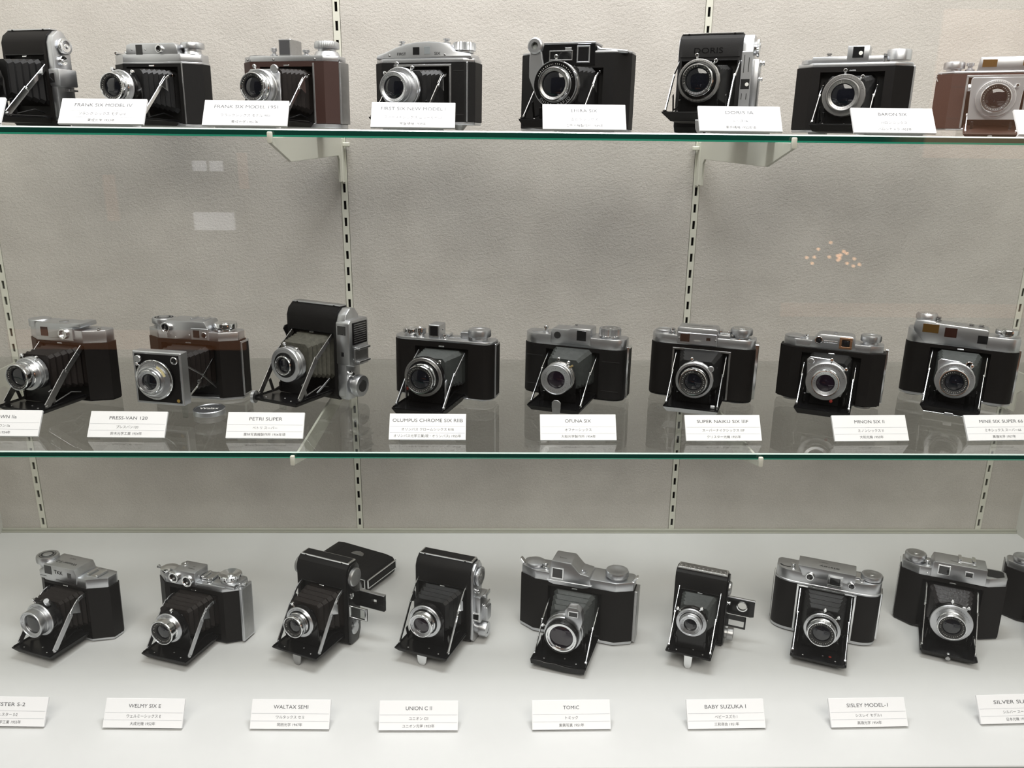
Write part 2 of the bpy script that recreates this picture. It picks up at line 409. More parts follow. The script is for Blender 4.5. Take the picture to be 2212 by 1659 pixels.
        # shutter case
        sh = s.p('shutter', MB().lathe(C(d0), ax, [(Rs-.8, 0), (Rs, .8), (Rs, ts*.45), (Rs-1, ts*.5), (Rs-1, ts*.82), (Rs-2.2, ts-.4), (Rb, ts-.4)], 40, {2: .985, 1: .985}), case or face)
        s.p('speed_ring', MB().lathe(C(d1), ax, [(Rs-ringw-.4, -1.2), (Rs-.6, -1.6), (Rs-.2, -.6), (Rs-.9, .35), (Rs-ringw, .5), (Rs-ringw, -1)], 40, caps=False), ring, sh)
        if dial and Rs-ringw-Rb > 2.5:
            s.p('aperture_dial', MB().lathe(C(d1), ax, [(Rb-.5, -.8), (Rs-ringw+.2, -.8), (Rs-ringw-.4, .1), (Rb+.8, .7), (Rb-.5, .7)], 40, caps=False), face, sh)
        # fine scale marks on the speed ring
        g = MB(); rr = Rs-ringw/2-.5
        for k in range(22):
            a = R_(20+k*6.4+random.uniform(-1, 1)); q = .45
            cx, cz = x0+rr*math.cos(a), zl+rr*math.sin(a); u = Vector((math.cos(a), 0, math.sin(a))); t = Vector((-u.z, 0, u.x))
            ln, wd = random.uniform(.45, .8), random.uniform(.12, .32)
            c0 = Vector((cx, -(d1+.62), cz)); g.add([c0-u*ln-t*wd, c0+u*ln-t*wd, c0+u*ln+t*wd, c0-u*ln+t*wd], [(0, 1, 2, 3)])
        s.p('scale_marks', g, GREY_ENGR if ring is not ENAMEL else PAINTW, sh)
        if marks == 'w' and Rs-ringw-Rb > 3.5:
            g = MB(); rr = (Rs-ringw+Rb)/2+.6
            for k in range(11):
                a = R_(40+k*10); u = Vector((math.cos(a), 0, math.sin(a))); t = Vector((-u.z, 0, u.x))
                c0 = Vector((x0, -(d1+.55), zl))+u*rr; ln, wd = .9, random.uniform(.2, .45)
                g.add([c0-u*ln-t*wd, c0+u*ln-t*wd, c0+u*ln+t*wd, c0-u*ln+t*wd], [(0, 1, 2, 3)])
            s.p('aperture_marks', g, PAINTW, sh)
        # levers and pins round the shutter
        for k, a in enumerate(levers):
            u = Vector((math.cos(R_(a)), 0, math.sin(R_(a)))); c0 = Vector(C(d1-ts*.35))
            g = MB().tube([c0+u*(Rs-2), c0+u*(Rs+3.2)], 1.0, 8); e = c0+u*(Rs+4)
            g.lathe(e-Vector((0, -1, 0))*1.6, ax, [(1.7, 0), (2.2, .6), (2.2, 2.8), (1.6, 3.4)], 12)
            s.p('shutter_lever', g, pinm, sh)
        if button is not None:
            a, rd, sz, bm_ = button; u = Vector((math.cos(R_(a)), 0, math.sin(R_(a)))); c0 = Vector(C(d1-ts*.3))+u*rd
            s.p('release_tab', MB().lathe(c0, ax, [(sz, 0), (sz, 2), (sz-.6, 2.6)], 18), bm_, sh)
        # barrel
        if flat: pr_ = [(Rb+1.5, -1), (Rb+1.5, lb*.35), (Rb, lb*.5), (Rb, lb-.6), (Rb-.6, lb), (Rb-1.5, lb), (Rb-1.8, lb-.9)]
        else: pr_ = [(Rb+.2, -1), (Rb+.2, lb*.25), (Rb-.5, lb*.3), (Rb-.5, lb*.42), (Rb, lb*.48), (Rb, lb-.7), (Rb-.5, lb), (Rb-1.3, lb), (Rb-1.7, lb-1.1)]
        ba = s.p('lens_barrel', MB().lathe(C(d1), ax, pr_, 40, caps=False), barrel)
        Rn = Rb-1.7; Rg = Rg or Rn-namew
        s.p('name_ring', MB().lathe(C(d2), ax, [(Rn+.1, -1.1), (Rg+.4, -2.3), (Rg, -3.6)], 40, caps=False), name, ba)
        g = MB(); rr = (Rn+Rg)/2+.3
        for k in range(34):
            if k in (7, 8, 19, 20): continue
            a = R_(k*10.6+random.uniform(-2, 2)); u = Vector((math.cos(a), 0, math.sin(a))); t = Vector((-u.z, 0, u.x))
            ln, wd = min(.55, (Rn-Rg)*.14), random.uniform(.10, .30)
            c0 = Vector((x0, -(d2-1.42), zl))+u*rr
            g.add([c0-u*ln-t*wd, c0+u*ln-t*wd, c0+u*ln+t*wd, c0-u*ln+t*wd], [(0, 1, 2, 3)])
        s.p('ring_engraving', g, GREY_ENGR if name in (SATIN, BRIGHT, AGED, DULL) else PAINTW, ba)
        s.p('lens_glass', MB().lathe(C(d2-4.6), ax, [(Rg+.3, 0), (Rg+.2, .6), (Rg*.82, 1.35), (Rg*.55, 1.95), (Rg*.25, 2.25), (0, 2.35)], 32), glass, ba)
        return sh

    # --- small fittings
    def housing(s, xz, y0, y1, m=SATIN, name='finder_housing', bev=1.2, parent=None, seg=2, label=None):
        return s.p(name, MB().prism(xz, 'y', y0, y1, bev, seg=seg), m, parent or s.topp, label)
    def window(s, x, z, w_, h_, y, parent=None, glass=WIN, frame=None, fw=1.0, name='finder_window', deep=.5):
        parent = parent or s.topp
        if frame:
            g = MB()
            g.box(x-w_/2-fw, x+w_/2+fw, y-.9, y+.5, z+h_/2, z+h_/2+fw, .2); g.box(x-w_/2-fw, x+w_/2+fw, y-.9, y+.5, z-h_/2-fw, z-h_/2, .2)
            g.box(x-w_/2-fw, x-w_/2, y-.9, y+.5, z-h_/2, z+h_/2, .2); g.box(x+w_/2, x+w_/2+fw, y-.9, y+.5, z-h_/2, z+h_/2, .2)
            s.p('window_frame', g, frame, parent)
        s.p(name, MB().box(x-w_/2, x+w_/2, y-deep*.7, y+.5, z-h_/2, z+h_/2, .15), glass, parent)
    def porthole(s, x, z, r, y, parent=None, m=BRIGHT, proud=1.8, glass=WIN, name='round_window', axis=(0, -1, 0)):
        parent = parent or s.topp
        o = s.p(name, MB().lathe((x, y, z), axis, [(r, -.6), (r, proud-.4), (r-.5, proud), (r*.74, proud), (r*.66, proud-.8), (r*.66, .1)], 26, caps=False), m, parent)
        s.p('window_glass', MB().lathe((x, y, z), axis, [(r*.7, -.2), (r*.68, .5), (0, .8)], 22), glass, parent)
        return o
    def knob(s, pos, r, h, style='disc', axis=(0, 0, 1), m=SATIN, name='winding_knob', parent=None, n=36, top=None):
        parent = parent or s.topp
        if style == 'disc': pr_ = [(r*.72, -.2), (r*.72, h*.28), (r*.97, h*.32), (r, h*.40), (r, h*.86), (r*.94, h), (r*.55, h), (r*.5, h*.96)]; kn = {3: .965, 4: .965}
        elif style == 'dish': pr_ = [(r*.8, -.2), (r*.8, h*.3), (r, h*.42), (r, h*.72), (r*.9, h*.80), (r*.35, h*.52), (r*.30, h*.56), (r*.2, h*.7)]; kn = {2: .965, 3: .965}
        elif style == 'cone': pr_ = [(r*.82, -.2), (r*.82, h*.35), (r, h*.45), (r, h*.62), (r*.88, h*.72), (r*.3, h), (r*.1, h)]; kn = {}
        elif style == 'coarse': pr_ = [(r*.8, -.2), (r*.8, h*.2), (r*.98, h*.22), (r, h*.3), (r, h*.85), (r*.92, h), (r*.8, h)]; kn = {3: .90, 4: .90}
        elif style == 'low': pr_ = [(r, -.2), (r, h*.7), (r*.9, h), (r*.75, h*.9), (r*.3, h*.9)]; kn = {0: .98, 1: .98}
        else: pr_ = [(r, -.2), (r, h*.88), (r*.95, h)]; kn = {}
        k = s.p(name, MB().lathe(pos, axis, pr_, 2*n, kn), m, parent)
        if top:
            a = Vector(axis)
            s.p('knob_cap', MB().lathe(Vector(pos)+a*h*(.98 if style != 'dish' else .5), axis, [(r*.78, -.3), (r*.78, .25), (r*.55, .3), (r*.5, .05), (r*.3, .05), (r*.28, .5), (.1, .6)], 30), top, k)
        if top is ENGR: s.p('knob_hub', MB().lathe(Vector(pos)+Vector(axis)*h, axis, [(r*.42, -.2), (r*.42, .6), (r*.3, 1.3), (.1, 1.4)], 24), SATIN, k); s.p('knob_line', MB().lathe(Vector(pos)+Vector(axis)*h, axis, [(r*.66, -.2), (r*.66, .45), (r*.60, .45), (r*.60, -.2)], 30, caps=False), SATIN, k)
        return k
    def release(s, x, y, z, r=3, h=6, m=BRIGHT, name='shutter_button', parent=None, axis=(0, 0, 1)):
        s.p(name, MB().lathe((x, y, z), axis, [(r*1.25, -.2), (r*1.25, h*.25), (r*.6, h*.35), (r*.6, h*.6), (r, h*.65), (r, h*.95), (r*.85, h)], 18), m, parent or s.topp)
    def shoe(s, x, y, z, w_=18, d=20, m=BRIGHT, parent=None):
        g = MB().box(x-w_/2, x+w_/2, y-d/2, y+d/2, z-.2, z+1, .2)
        for sg in (-1, 1):
            g.box(x+sg*w_/2-1, x+sg*w_/2+1, y-d/2, y+d/2, z+.5, z+3.4, .3); g.box(x+sg*(w_/2-1.5)-1.5, x+sg*(w_/2-1.5)+1.5, y-d/2, y+d/2, z+2.5, z+3.6, .3)
        s.p('accessory_shoe', g, m, parent or s.topp)
    def side_door(s, side=1, z0=3, z1=None, y0=None, y1=None, m=BRIGHT, inner=LEATHER2, proud=1.5):
        x = side*s.W/2; z1 = z1 or s.H-s.tp-1; y0 = s.ey+1 if y0 is None else y0; y1 = s.T-2 if y1 is None else y1
        o = s.p('back_door_edge', MB().box(min(x-1.5, x+side*proud), max(x-1.5, x+side*proud), y0, y1, z0, z1, .5), m)
        if inner: s.p('inlay', MB().box(min(x, x+side*(proud+.3)), max(x, x+side*(proud+.3)), y0+2, y1-2, z0+2.5, z1-2.5, .2), inner, o)
    def lug(s, side, z, m=BRIGHT):
        x = side*s.W/2; g = MB().lathe((x-side*1, s.T*.5, z), (side, 0, .35), [(1.6, 0), (1.6, 3), (2.6, 4), (2.6, 6), (1.2, 7)], 14)
        s.p('strap_lug', g, m)
    def screws(s, pts, y=-.1, m=BRIGHT, r=1.2, parent=None):
        for x, z in pts: s.p('screw', MB().lathe((x, y, z), (0, -1, 0), [(r, -.5), (r, .4), (r*.6, .8)], 12), m, parent or s.topp)
    def write(s, txt, org, ex, ey, size, m=ENGR, parent=None, name='engraving', **kw):
        s.p(name, place_text(MB(), txt, org, ex, ey, size, **kw), m, parent or s.topp)
    def lines(s, x0, x1, z, y, parent=None, m=ENGR, t=.5):
        s.p('engraved_line', MB().box(x0, x1, y-.15, y+.2, z-t/2, z+t/2), m, parent or s.topp)

FX, FZ = (1, 0, 0), (0, 0, 1)

# ------------------------------------------------------------------ the case
def build_case():
    # back wall: panels between the slotted standards
    mb = MB(); edges = [XL*1000] + [p*1000 for p in PIL] + [XR*1000]; hw = 5.6
    for i in range(5):
        x0 = edges[i] + (hw if i else 0); x1 = edges[i+1] - (hw if i < 4 else 0)
        mb.box(x0, x1, 0, 18, -4, 1880)
    struct('wall_back', mb, WALL)
    mb = MB().box(XL*1000-20, XL*1000, YG*1000-12, 20, -4, 1880); struct('wall_left', mb, SIDE)
    mb = MB().box(XR*1000, XR*1000+20, YG*1000-12, 20, -4, 1880); struct('wall_right', mb, SIDE)
    mb = MB().box(XL*1000-20, XR*1000+20, YG*1000, 20, -25, 0, 1); struct('floor', mb, FLOORM)
    mb = MB().box(XL*1000, XR*1000, -4, 0, 0, 6.5, .4); mb.box(XL*1000, XR*1000, -6, -4, 0, 2.2, .3); struct('baseboard_back', mb, STRIP)
    mb = MB().box(XL*1000-20, XR*1000+20, YG*1000-12, 20, 1880, 1900); struct('ceiling', mb, SIDE)
    mb = MB().box(XL*1000-20, XR*1000+20, YG*1000-9, YG*1000-1, -20, 1880); struct('window_1', mb, PANE)
    mb = MB().box(XL*1000-20, XR*1000+20, YG*1000-14, YG*1000-.6, -60, -3, .8); struct('trim_1', mb, EDGE)
    # slotted standards, recessed flush in the wall
    names = ['leftmost', 'second from the left', 'third from the left', 'rightmost']
    for i, px in enumerate(PIL):
        x = px*1000; mb = MB(); z0, z1 = -2, 1870; hs = 2.0; W2 = 4.9; pitch = 25.34; sl = 13.0
        off = 576.5
        zs = sorted(off + pitch*k for k in range(-24, 52)); zs = [z for z in zs if z0+8 < z < z1-20]
        y0, y1 = -1.2, 1.2
        mb.box(x-W2, x-hs, y0, y1, z0, z1); mb.box(x+hs, x+W2, y0, y1, z0, z1)
        prev = z0
        for z in zs:
            mb.box(x-hs, x+hs, y0, y1, prev, z-sl/2); prev = z+sl/2
        mb.box(x-hs, x+hs, y0, y1, prev, z1)
        mb.box(x-W2, x-W2+1, y1, 14, z0, z1); mb.box(x+W2-1, x+W2, y1, 14, z0, z1)
        o = mb.build('slotted_standard', CREAM)
        tag(o, ['cream slotted metal standard nearest the left side wall', 'cream slotted metal standard up the wall behind the left shelf brackets',
                'cream slotted metal standard up the wall behind the right shelf brackets', 'cream slotted metal standard nearest the right side wall'][i], 'shelf rail', 'slotted wall standards')
        MB().box(x-W2, x+W2, 12, 14, z0, z1).build('channel_back', DARK, o)  # near-black strip: the shade inside the slots put into its colour
    # glass shelves
    for z, lab in ((ZT, 'upper green-edged glass shelf at eye level carrying the top row of cameras'), (ZM, 'lower green-edged glass shelf carrying the middle row of cameras')):
        z1 = z*1000; z0 = z1-8; y0 = YF*1000; y1 = -2.0; x0 = XL*1000+3; x1 = XR*1000-3; a = 1.3
        v = []; prof = [(y0+a, z0), (y0, z0+a*1.4), (y0, z1-a), (y0+a, z1), (y1, z1), (y1, z0)]
        n = 6; v = [(x0, y, q) for y, q in prof] + [(x1, y, q) for y, q in prof]
        faces = [(i, (i+1) % n, n+(i+1) % n, n+i) for i in range(n)]
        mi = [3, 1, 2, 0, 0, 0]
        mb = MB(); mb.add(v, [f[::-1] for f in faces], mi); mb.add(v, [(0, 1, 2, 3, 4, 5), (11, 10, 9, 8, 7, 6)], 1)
        o = mb.build('glass_shelf', [GLASS, EDGE, ARRIS_GLINT, ARRIS_GLOW], ang=5)
        tag(o, lab, 'shelf', 'glass shelves')
    # brackets
    for z, row in ((ZT, 'upper'), (ZM, 'lower')):
        for i, px in enumerate(PIL):
            x = px*1000; zb = z*1000-8.3; f = YF*1000
            poly = [(-2, zb), (f-1.5, zb), (f-1.5, zb+4.5), (f-5.5, zb+4.5), (f-5.5, zb-6), (f+75, zb-27), (-45, zb-28), (-36, zb-34), (-34, zb-66), (-2, zb-66)]
            mb = MB().prism(poly, 'x', x-1.6, x+1.6, .4)
            root = bpy.data.objects.new('shelf_bracket', None); COL.objects.link(root)
            where = ['far left', 'left', 'right', 'far right'][i]
            tag(root, 'cream metal %s bracket under the %s glass shelf' % (['far-left', 'centre-left', 'centre-right', 'far-right'][i], row), 'bracket', 'shelf brackets')
            mb.build('arm', CREAM, root)
            MB().box(x-2.6, x+2.6, f-6.5, f-1.6, zb-6, zb+5.5, 1.2, seg=2).build('front_hook', CREAM, root)
            sg = 1 if i < 2 else -1
            MB().box(min(x, x+sg*12), max(x, x+sg*12), -12, -4, zb-16, zb-10, 1).build('peg', CREAM, root)
            MB().box(x-2.4, x+2.4, -18, -1.3, zb-68, zb-4, .6).build('tongue', CREAM, root)
build_case()

# ------------------------------------------------------------------ name cards
AL = R_(55); CL = 32.0
def name_card(X, Y, z, yaw, title, tw, kana, maker, label, group, ks=1.0, w=91.0):
    root = bpy.data.objects.new('name_card', None); COL.objects.link(root)
    root.location = (X, Y, z); root.rotation_euler = (0, 0, R_(yaw))
    tag(root, label, 'card', group)
    up = Vector((0, math.cos(AL), math.sin(AL))); nrm = Vector((0, -math.sin(AL), math.cos(AL)))
    z0 = 3.0; o = Vector((0, 0, z0))
    th = 3.0
    v = []
    for k in (0, -th):
        for (x, t) in ((-w/2, 0), (w/2, 0), (w/2, CL), (-w/2, CL)): v.append(o + Vector((x, 0, 0)) + up*t + nrm*k)
    mb = MB(); mb._bm(v, [(0, 1, 2, 3), (7, 6, 5, 4), (0, 4, 5, 1), (1, 5, 6, 2), (2, 6, 7, 3), (3, 7, 4, 0)], .25)
    mb.build('slab', WHITE, root)
    # prop behind: a narrower white wedge standing on the surface
    a = o - nrm*th + up*2; b = o - nrm*th + up*(CL-6)
    poly = [(a.y, a.z), (b.y, b.z), (b.y+9, .1), (a.y+1.0, .1)]
    MB().prism(poly, 'x', -w*.36, w*.36, .2).build('prop', WHITE, root)
    e = nrm*.12
    def P(t, x=0): return o + up*(CL*(1-t)) + Vector((x, 0, 0)) + e
    if title: place_text(MB(), title, P(.265), FX, up, 4.1, width=tw, thin=-.006).build('title_lettering', INK, root)
    if kana: place_text(MB(), kana, P(.61), FX, up, 2.95*ks, thin=-.008).build('kana_lettering', INK, root)
    if maker: place_text(MB(), maker, P(.862), FX, up, 2.9*ks, thin=-.008).build('maker_lettering', INK, root)
    for t in (.482, .735):
        g = MB(); c = P(t); g.add([c+Vector((-w/2+1, 0, 0))-up*.11, c+Vector((w/2-1, 0, 0))-up*.11, c+Vector((w/2-1, 0, 0))+up*.11, c+Vector((-w/2+1, 0, 0))+up*.11], [(0, 1, 2, 3)])
        g.build('rule', RULE, root)
    return root
GT, GM, GB = 'name cards on the upper glass shelf', 'name cards on the lower glass shelf', 'name cards on the case floor'
YT = -.358
CARDS = [
 (-.5455, YT, ZT, 0, '', 40, '', '', 'white name card cut off by the left edge on the upper glass shelf', GT),
 (-.3938, YT, ZT, 0, 'FRANK SIX MODEL Ⅳ', 61.6, 'フランク シックス モデルⅣ', '東成光学 1953年', 'white name card between the upright camera and the leftmost silver-topped camera, upper shelf', GT),
 (-.2405, YT, ZT, 0, 'FRANK SIX MODEL 1951', 68.7, 'フランクシックス モデル1951', '東成光学 1951年', 'white name card before the brown-leather camera at the left on the upper shelf', GT),
 (-.0597, YT, ZT, 0, 'FIRST SIX NEW MODEL Ⅰ', 70, 'ファーストシックス ニューモデルⅠ', '常盤精機 1938年', 'white name card in front of the dome-topped silver camera on the upper shelf', GT),
 (.1266, YT, ZT, 0, 'EHIRA SIX', 28.7, 'エヒラ シックス', '江平光機製作所 1949年', 'white name card before the camera with the ringed finder arm, upper shelf', GT),
 (.2976, YT, ZT, 0, 'DORIS ⅠA', 31, 'ドリス ⅠA', '東京精機 1952年頃', 'white name card at the lower right of the tall black camera on the upper shelf', GT),
 (.4674, YT, ZT, 0, 'BARON SIX', 32, 'バロン シックス', 'バロンカメラ 1953年', 'white name card at the lower right of the wide black camera with a block finder', GT),
 (.6500, YT, ZT, 0, '', 30, '', '', 'white name card cut off by the right edge of the picture on the upper shelf', GT),
 (-.5534, -.3697, ZM, -1.0, 'CROWN Ⅱa', 33, 'クラウン Ⅱa', '製作所 1954年', 'white name card cut off by the left edge on the lower glass shelf', GM),
 (-.4043, -.3728, ZM, -1.1, 'PRESS-VAN 120', 45, 'プレスバン120', '鈴木光学工業 1954年', 'white name card in front of the camera with the square lens board', GM),
 (-.2416, -.3744, ZM, -.5, 'PETRI SUPER', 39, 'ペトリ スーパー', '栗林写真機製作所 1954年頃', 'white name card below the tall camera with the frayed bellows, lower glass shelf', GM),
 (-.0492, -.3771, ZM, -.3, 'OLUMPUS CHROME SIX RⅡB', 83.5, 'オリンパス クロームシックス RⅡB', 'オリンパス光学工業(現・オリンパス) 1955年', 'white name card with the longest heading, before the flat-topped camera with a block finder', GM),
 (.1302, -.377, ZM, .6, 'OFUNA SIX', 31, 'オフナーシックス', '大船光学製作所 1954年', 'white name card just under the camera whose open door has a silver tab', GM),
 (.3041, -.3768, ZM, .6, 'SUPER NAIKU SIX ⅢF', 62, 'スーパーナイクシックス ⅢF', 'クリスター光機 1955年', 'white name card above the right end bracket tip, before the chrome-framed door camera', GM),
 (.4827, -.3756, ZM, 1.8, 'MINON SIX Ⅱ', 37, 'ミノンシックス Ⅱ', '大和光機 1950年', 'white name card between the two rightmost cameras of the lower glass shelf', GM),
 (.6460, -.3718, ZM, 2.5, 'MINE SIX SUPER 66', 55, 'ミネシックス スーパー66', '高嶺光学 1957年', 'white name card cut off by the right edge on the lower glass shelf', GM),
 (-.5303, -.4917, 0, -1.2, 'WESTER S-2', 40, 'ウェスター S-2', '西田光学工業 1955年', 'white name card cut off by the left edge on the case floor', GB),
 (-.3719, -.4955, 0, -1.1, 'WELMY SIX E', 37, 'ウェルミーシックス E', '大成光機 1952年', 'white floor card below the twin-porthole camera, second from the left', GB),
 (-.2034, -.4981, 0, -.9, 'WALTAX SEMI', 40, 'ワルタックス セミ', '岡田光学 1947年', 'white floor card below the black camera that has a closed one behind it', GB),
 (-.0556, -.5012, 0, -.3, 'UNION C Ⅱ', 30, 'ユニオン CⅡ', 'ユニオン光学 1953年', 'white floor card below the tall camera with a chrome right end', GB),
 (.121, -.5006, 0, .7, 'TOMIC', 18.6, 'トミック', '東興写真 1951年', 'white floor card with a one-word heading, below the widest camera', GB),
 (.3013, -.4999, 0, .9, 'BABY SUZUKA Ⅰ', 48.5, 'ベビースズカ Ⅰ', '三和商会 1951年', 'white floor card below the smallest black camera', GB),
 (.4692, -.4982, 0, 1.2, 'SISLEY MODEL-1', 49, 'シスレイ モデル1', '高嶺光学 1954年', 'white floor card below the round-ended silver-topped camera, second from the right', GB),
 (.648, -.4927, 0, 2.1, 'SILVER SUPER', 52, 'シルバー スーパー', '日本光機 1953年', 'white name card cut off by the right edge on the case floor', GB),
]
for a in CARDS: name_card(*a)

# ------------------------------------------------------------------ cameras on the case floor
G3, G2, G1 = 'folding cameras on the case floor', 'folding cameras on the lower glass shelf', 'folding cameras on the upper glass shelf'

def c17():
    c = Cam(-.5405, -.3110, 0, -20.5, 36, 'leftmost whole camera on the case floor, silver top with script lettering, opened to the front', G3)
    c.wide(119, 91, tp=14, bp=4, kind='oct', c=23, ey=15, ow=37, leather=LEATHER2, oz1=74)
    h = c.housing([(-43, 80), (20, 80), (22, 92), (18, 102), (-33, 102), (-36, 93), (-43, 92)], -.5, 33)
    c.window(-27, 94, 12, 12, -.5, h, frame=None); c.window(9.5, 92, 6.5, 7, -.5, h)
    c.write('TKK', (-9, -.8, 93), FX, FZ, 5.5, parent=h)
    c.lines(-42, -31, 84, -.5, h); c.lines(-15, 16, 82.5, -.5, h)
    c.write('Wester S-2', (-6, 12, 102.2), (-1, 0, 0), (0, -1, 0), 5, parent=h, width=34); c.write('TOKYO', (-8, 24, 102.2), (-1, 0, 0), (0, -1, 0), 2.2, parent=h)
    c.knob((-45, 17, 92), 14.5, 13, 'disc', m=SATIN, top=ENGR); c.release(-35, 8, 92, 2.8, 6)
    c.shoe(37, 19, 91, 17, 19)
    c.bellows(56, 56, 44, 42, 42, 50, -31, 6, BELLOWS_B)
    c.bed(32, 63, 13, th=8); c.struts(.74, .36, .50, 8, SATIN, 'curve')
    c.lens(59, 50, x0=1, Rs=22.5, Rb=18, lb=14, ts=15, ring=SATIN, case=ENAMEL, levers=(118,), name=SATIN, glass=LENS, button=None, barrel=SATIN)
    c.p('flash_terminal', MB().lathe((13, -40, 73), (.35, -.5, .8), [(3.6, -1), (3.6, 8), (3.2, 9)], 24, {0: .95, 1: .95}), SATIN)
    return c
def c18():
    c = Cam(-.3702, -.3151, 0, -18.4, 36, 'camera on the case floor with two chrome-ringed portholes, second from the left', G3)
    c.wide(130, 83, tp=8, bp=3, kind='oct', c=19, ey=14, ow=38, leather=LEATHER2, bottom=ENAMEL)
    h = c.housing([(-39, 76), (4, 76), (4, 97), (-29, 97), (-37, 88)], -1, 28, bev=1.5)
    c.porthole(-27, 87, 7.6, -1, h, proud=4); c.porthole(-6, 85, 8.2, -1, h, proud=4)
    c.porthole(-24, 18, 5, 97, h, proud=1.2, name='exposure_window', axis=(0, 0, 1)) if False else c.p('exposure_window', MB().lathe((-24, 17, 97), FZ, [(5, -.2), (5, 1.2), (3.4, 1.2), (3.2, .3)], 22), BRIGHT, h)
    c.write('Welmy', (-8, 9, 97.2), (-1, 0, 0), (0, -1, 0), 2.6, parent=h); c.write('SIX', (-8, 15, 97.2), (-1, 0, 0), (0, -1, 0), 1.9, parent=h)
    c.shoe(14, 20, 84, 16, 18); c.release(19, 8, 84, 3, 5)
    c.housing([(27, 80), (62, 80), (62, 87), (28, 87)], 3, 33, name='right_step', bev=2)
    c.knob((46, 18, 87), 15, 11, 'dish', m=BRIGHT); c.knob((-50, 17, 83), 11.5, 8, 'cone', m=BRIGHT, name='rewind_knob'); c.release(-41, 8, 83, 2.6, 5)
    c.lug(-1, 84); c.side_door(1, 2, 80, 10, 34, SATIN, AGED, 2.2); c.lug(1, 82)
    c.bellows(58, 52, 42, 42, 40, 46, -40, 6, BELLOWS_B)
    c.bed(34, 66, 10, th=8); c.struts(.72, .40, .52, 7.2, SATIN, 'curve')
    c.lens(66, 45, Rs=20.5, Rb=16.5, lb=13, ts=12, ring=SATIN, levers=(80,), name=ENGR, glass=LENS, Rg=9.5)
def finder_pair(c, z, style):
    x = c.W/2+c.te; y = 12
    if style == 'rect':
        g = MB()
        f0, f1 = x-2, x+26
        for z0, z1 in ((z-9, z-7), (z+7, z+9)): g.box(f0, f1, y-9, y-5.5, z0, z1, .5)
        for a, b in ((f0, f0+2.5), (f1-3, f1)): g.box(a, b, y-9, y-5.5, z-9, z+9, .5)
        o = c.p('front_finder_frame', g, BRIGHT)
        c.p('finder_glass', MB().box(f0+2, f1-2, y-7.6, y-7, z-7.5, z+7.5), CLEARP, o)
        g = MB(); f0, f1 = x-2, x+37; zz = z+6
        g.box(f0, f1, y+17, y+22, zz-11, zz-2, .5); g.box(f0, f1, y+17, y+22, zz+4, zz+12, .5); g.box(f0, f1-19, y+17, y+22, zz-2, zz+4, .3); g.box(f1-12, f1, y+17, y+22, zz-2, zz+4, .3)
        o = c.p('rear_finder_leaf', g, ENAMEL); c.p('leaf_edge', MB().box(f0, f1, y+16.6, y+22.4, zz+11.6, zz+12.5, .2), SATIN, o)
    else:
        g = MB(); f0, f1 = x-1, x+26; zz = z-5
        for z0, z1 in ((zz-9, zz-6.5), (zz+2, zz+9)): g.box(f0, f1, y-7, y-5, z0, z1, .5)
        for a, b in ((f0, f0+5), (f1-2.2, f1)): g.box(a, b, y-7, y-5, zz-9, zz+9, .5)
        c.p('front_finder_frame', g, ENAMEL)
        g = MB(); f0, f1 = x-1, x+34; cx, cz, r = x+18, z+8, 6; n = 28
        outer = [(f0, cz-14), (f1, cz-14), (f1, cz+10), (f0, cz+10)]
        ring = [(cx+r*math.cos(2*math.pi*i/n), cz+r*math.sin(2*math.pi*i/n)) for i in range(n)]
        box = []
        for i in range(n):
            dx, dz = math.cos(2*math.pi*i/n), math.sin(2*math.pi*i/n)
            t = min((f1-cx)/dx if dx > 1e-6 else ((f0-cx)/dx if dx < -1e-6 else 1e9), (cz+10-cz)/dz if dz > 1e-6 else (-14/dz if dz < -1e-6 else 1e9))
            box.append((cx+dx*t, cz+dz*t))
        y0, y1 = y+14, y+17; v = [(p[0], y0, p[1]) for p in ring] + [(p[0], y0, p[1]) for p in box] + [(p[0], y1, p[1]) for p in ring] + [(p[0], y1, p[1]) for p in box]
        f = []
        for i in range(n):
            j = (i+1) % n; f += [(i, j, n+j, n+i), (2*n+i, 3*n+i, 3*n+j, 2*n+j), (i, 2*n+i, 2*n+j, j), (n+i, n+j, 3*n+j, 3*n+i)]
        g._bm(v, f, 0)
        o = c.p('rear_finder_leaf', g, ENAMEL); c.p('leaf_edge', MB().box(f0, f1, y+13.6, y+17.4, cz+9.6, cz+11, .2), SATIN, o)
        c.p('eye_ring', MB().lathe((cx, y0, cz), (0, -1, 0), [(r+1.4, -.2), (r+1.4, .8), (r, .8), (r, -.2)], 28, caps=False), BRIGHT, o)
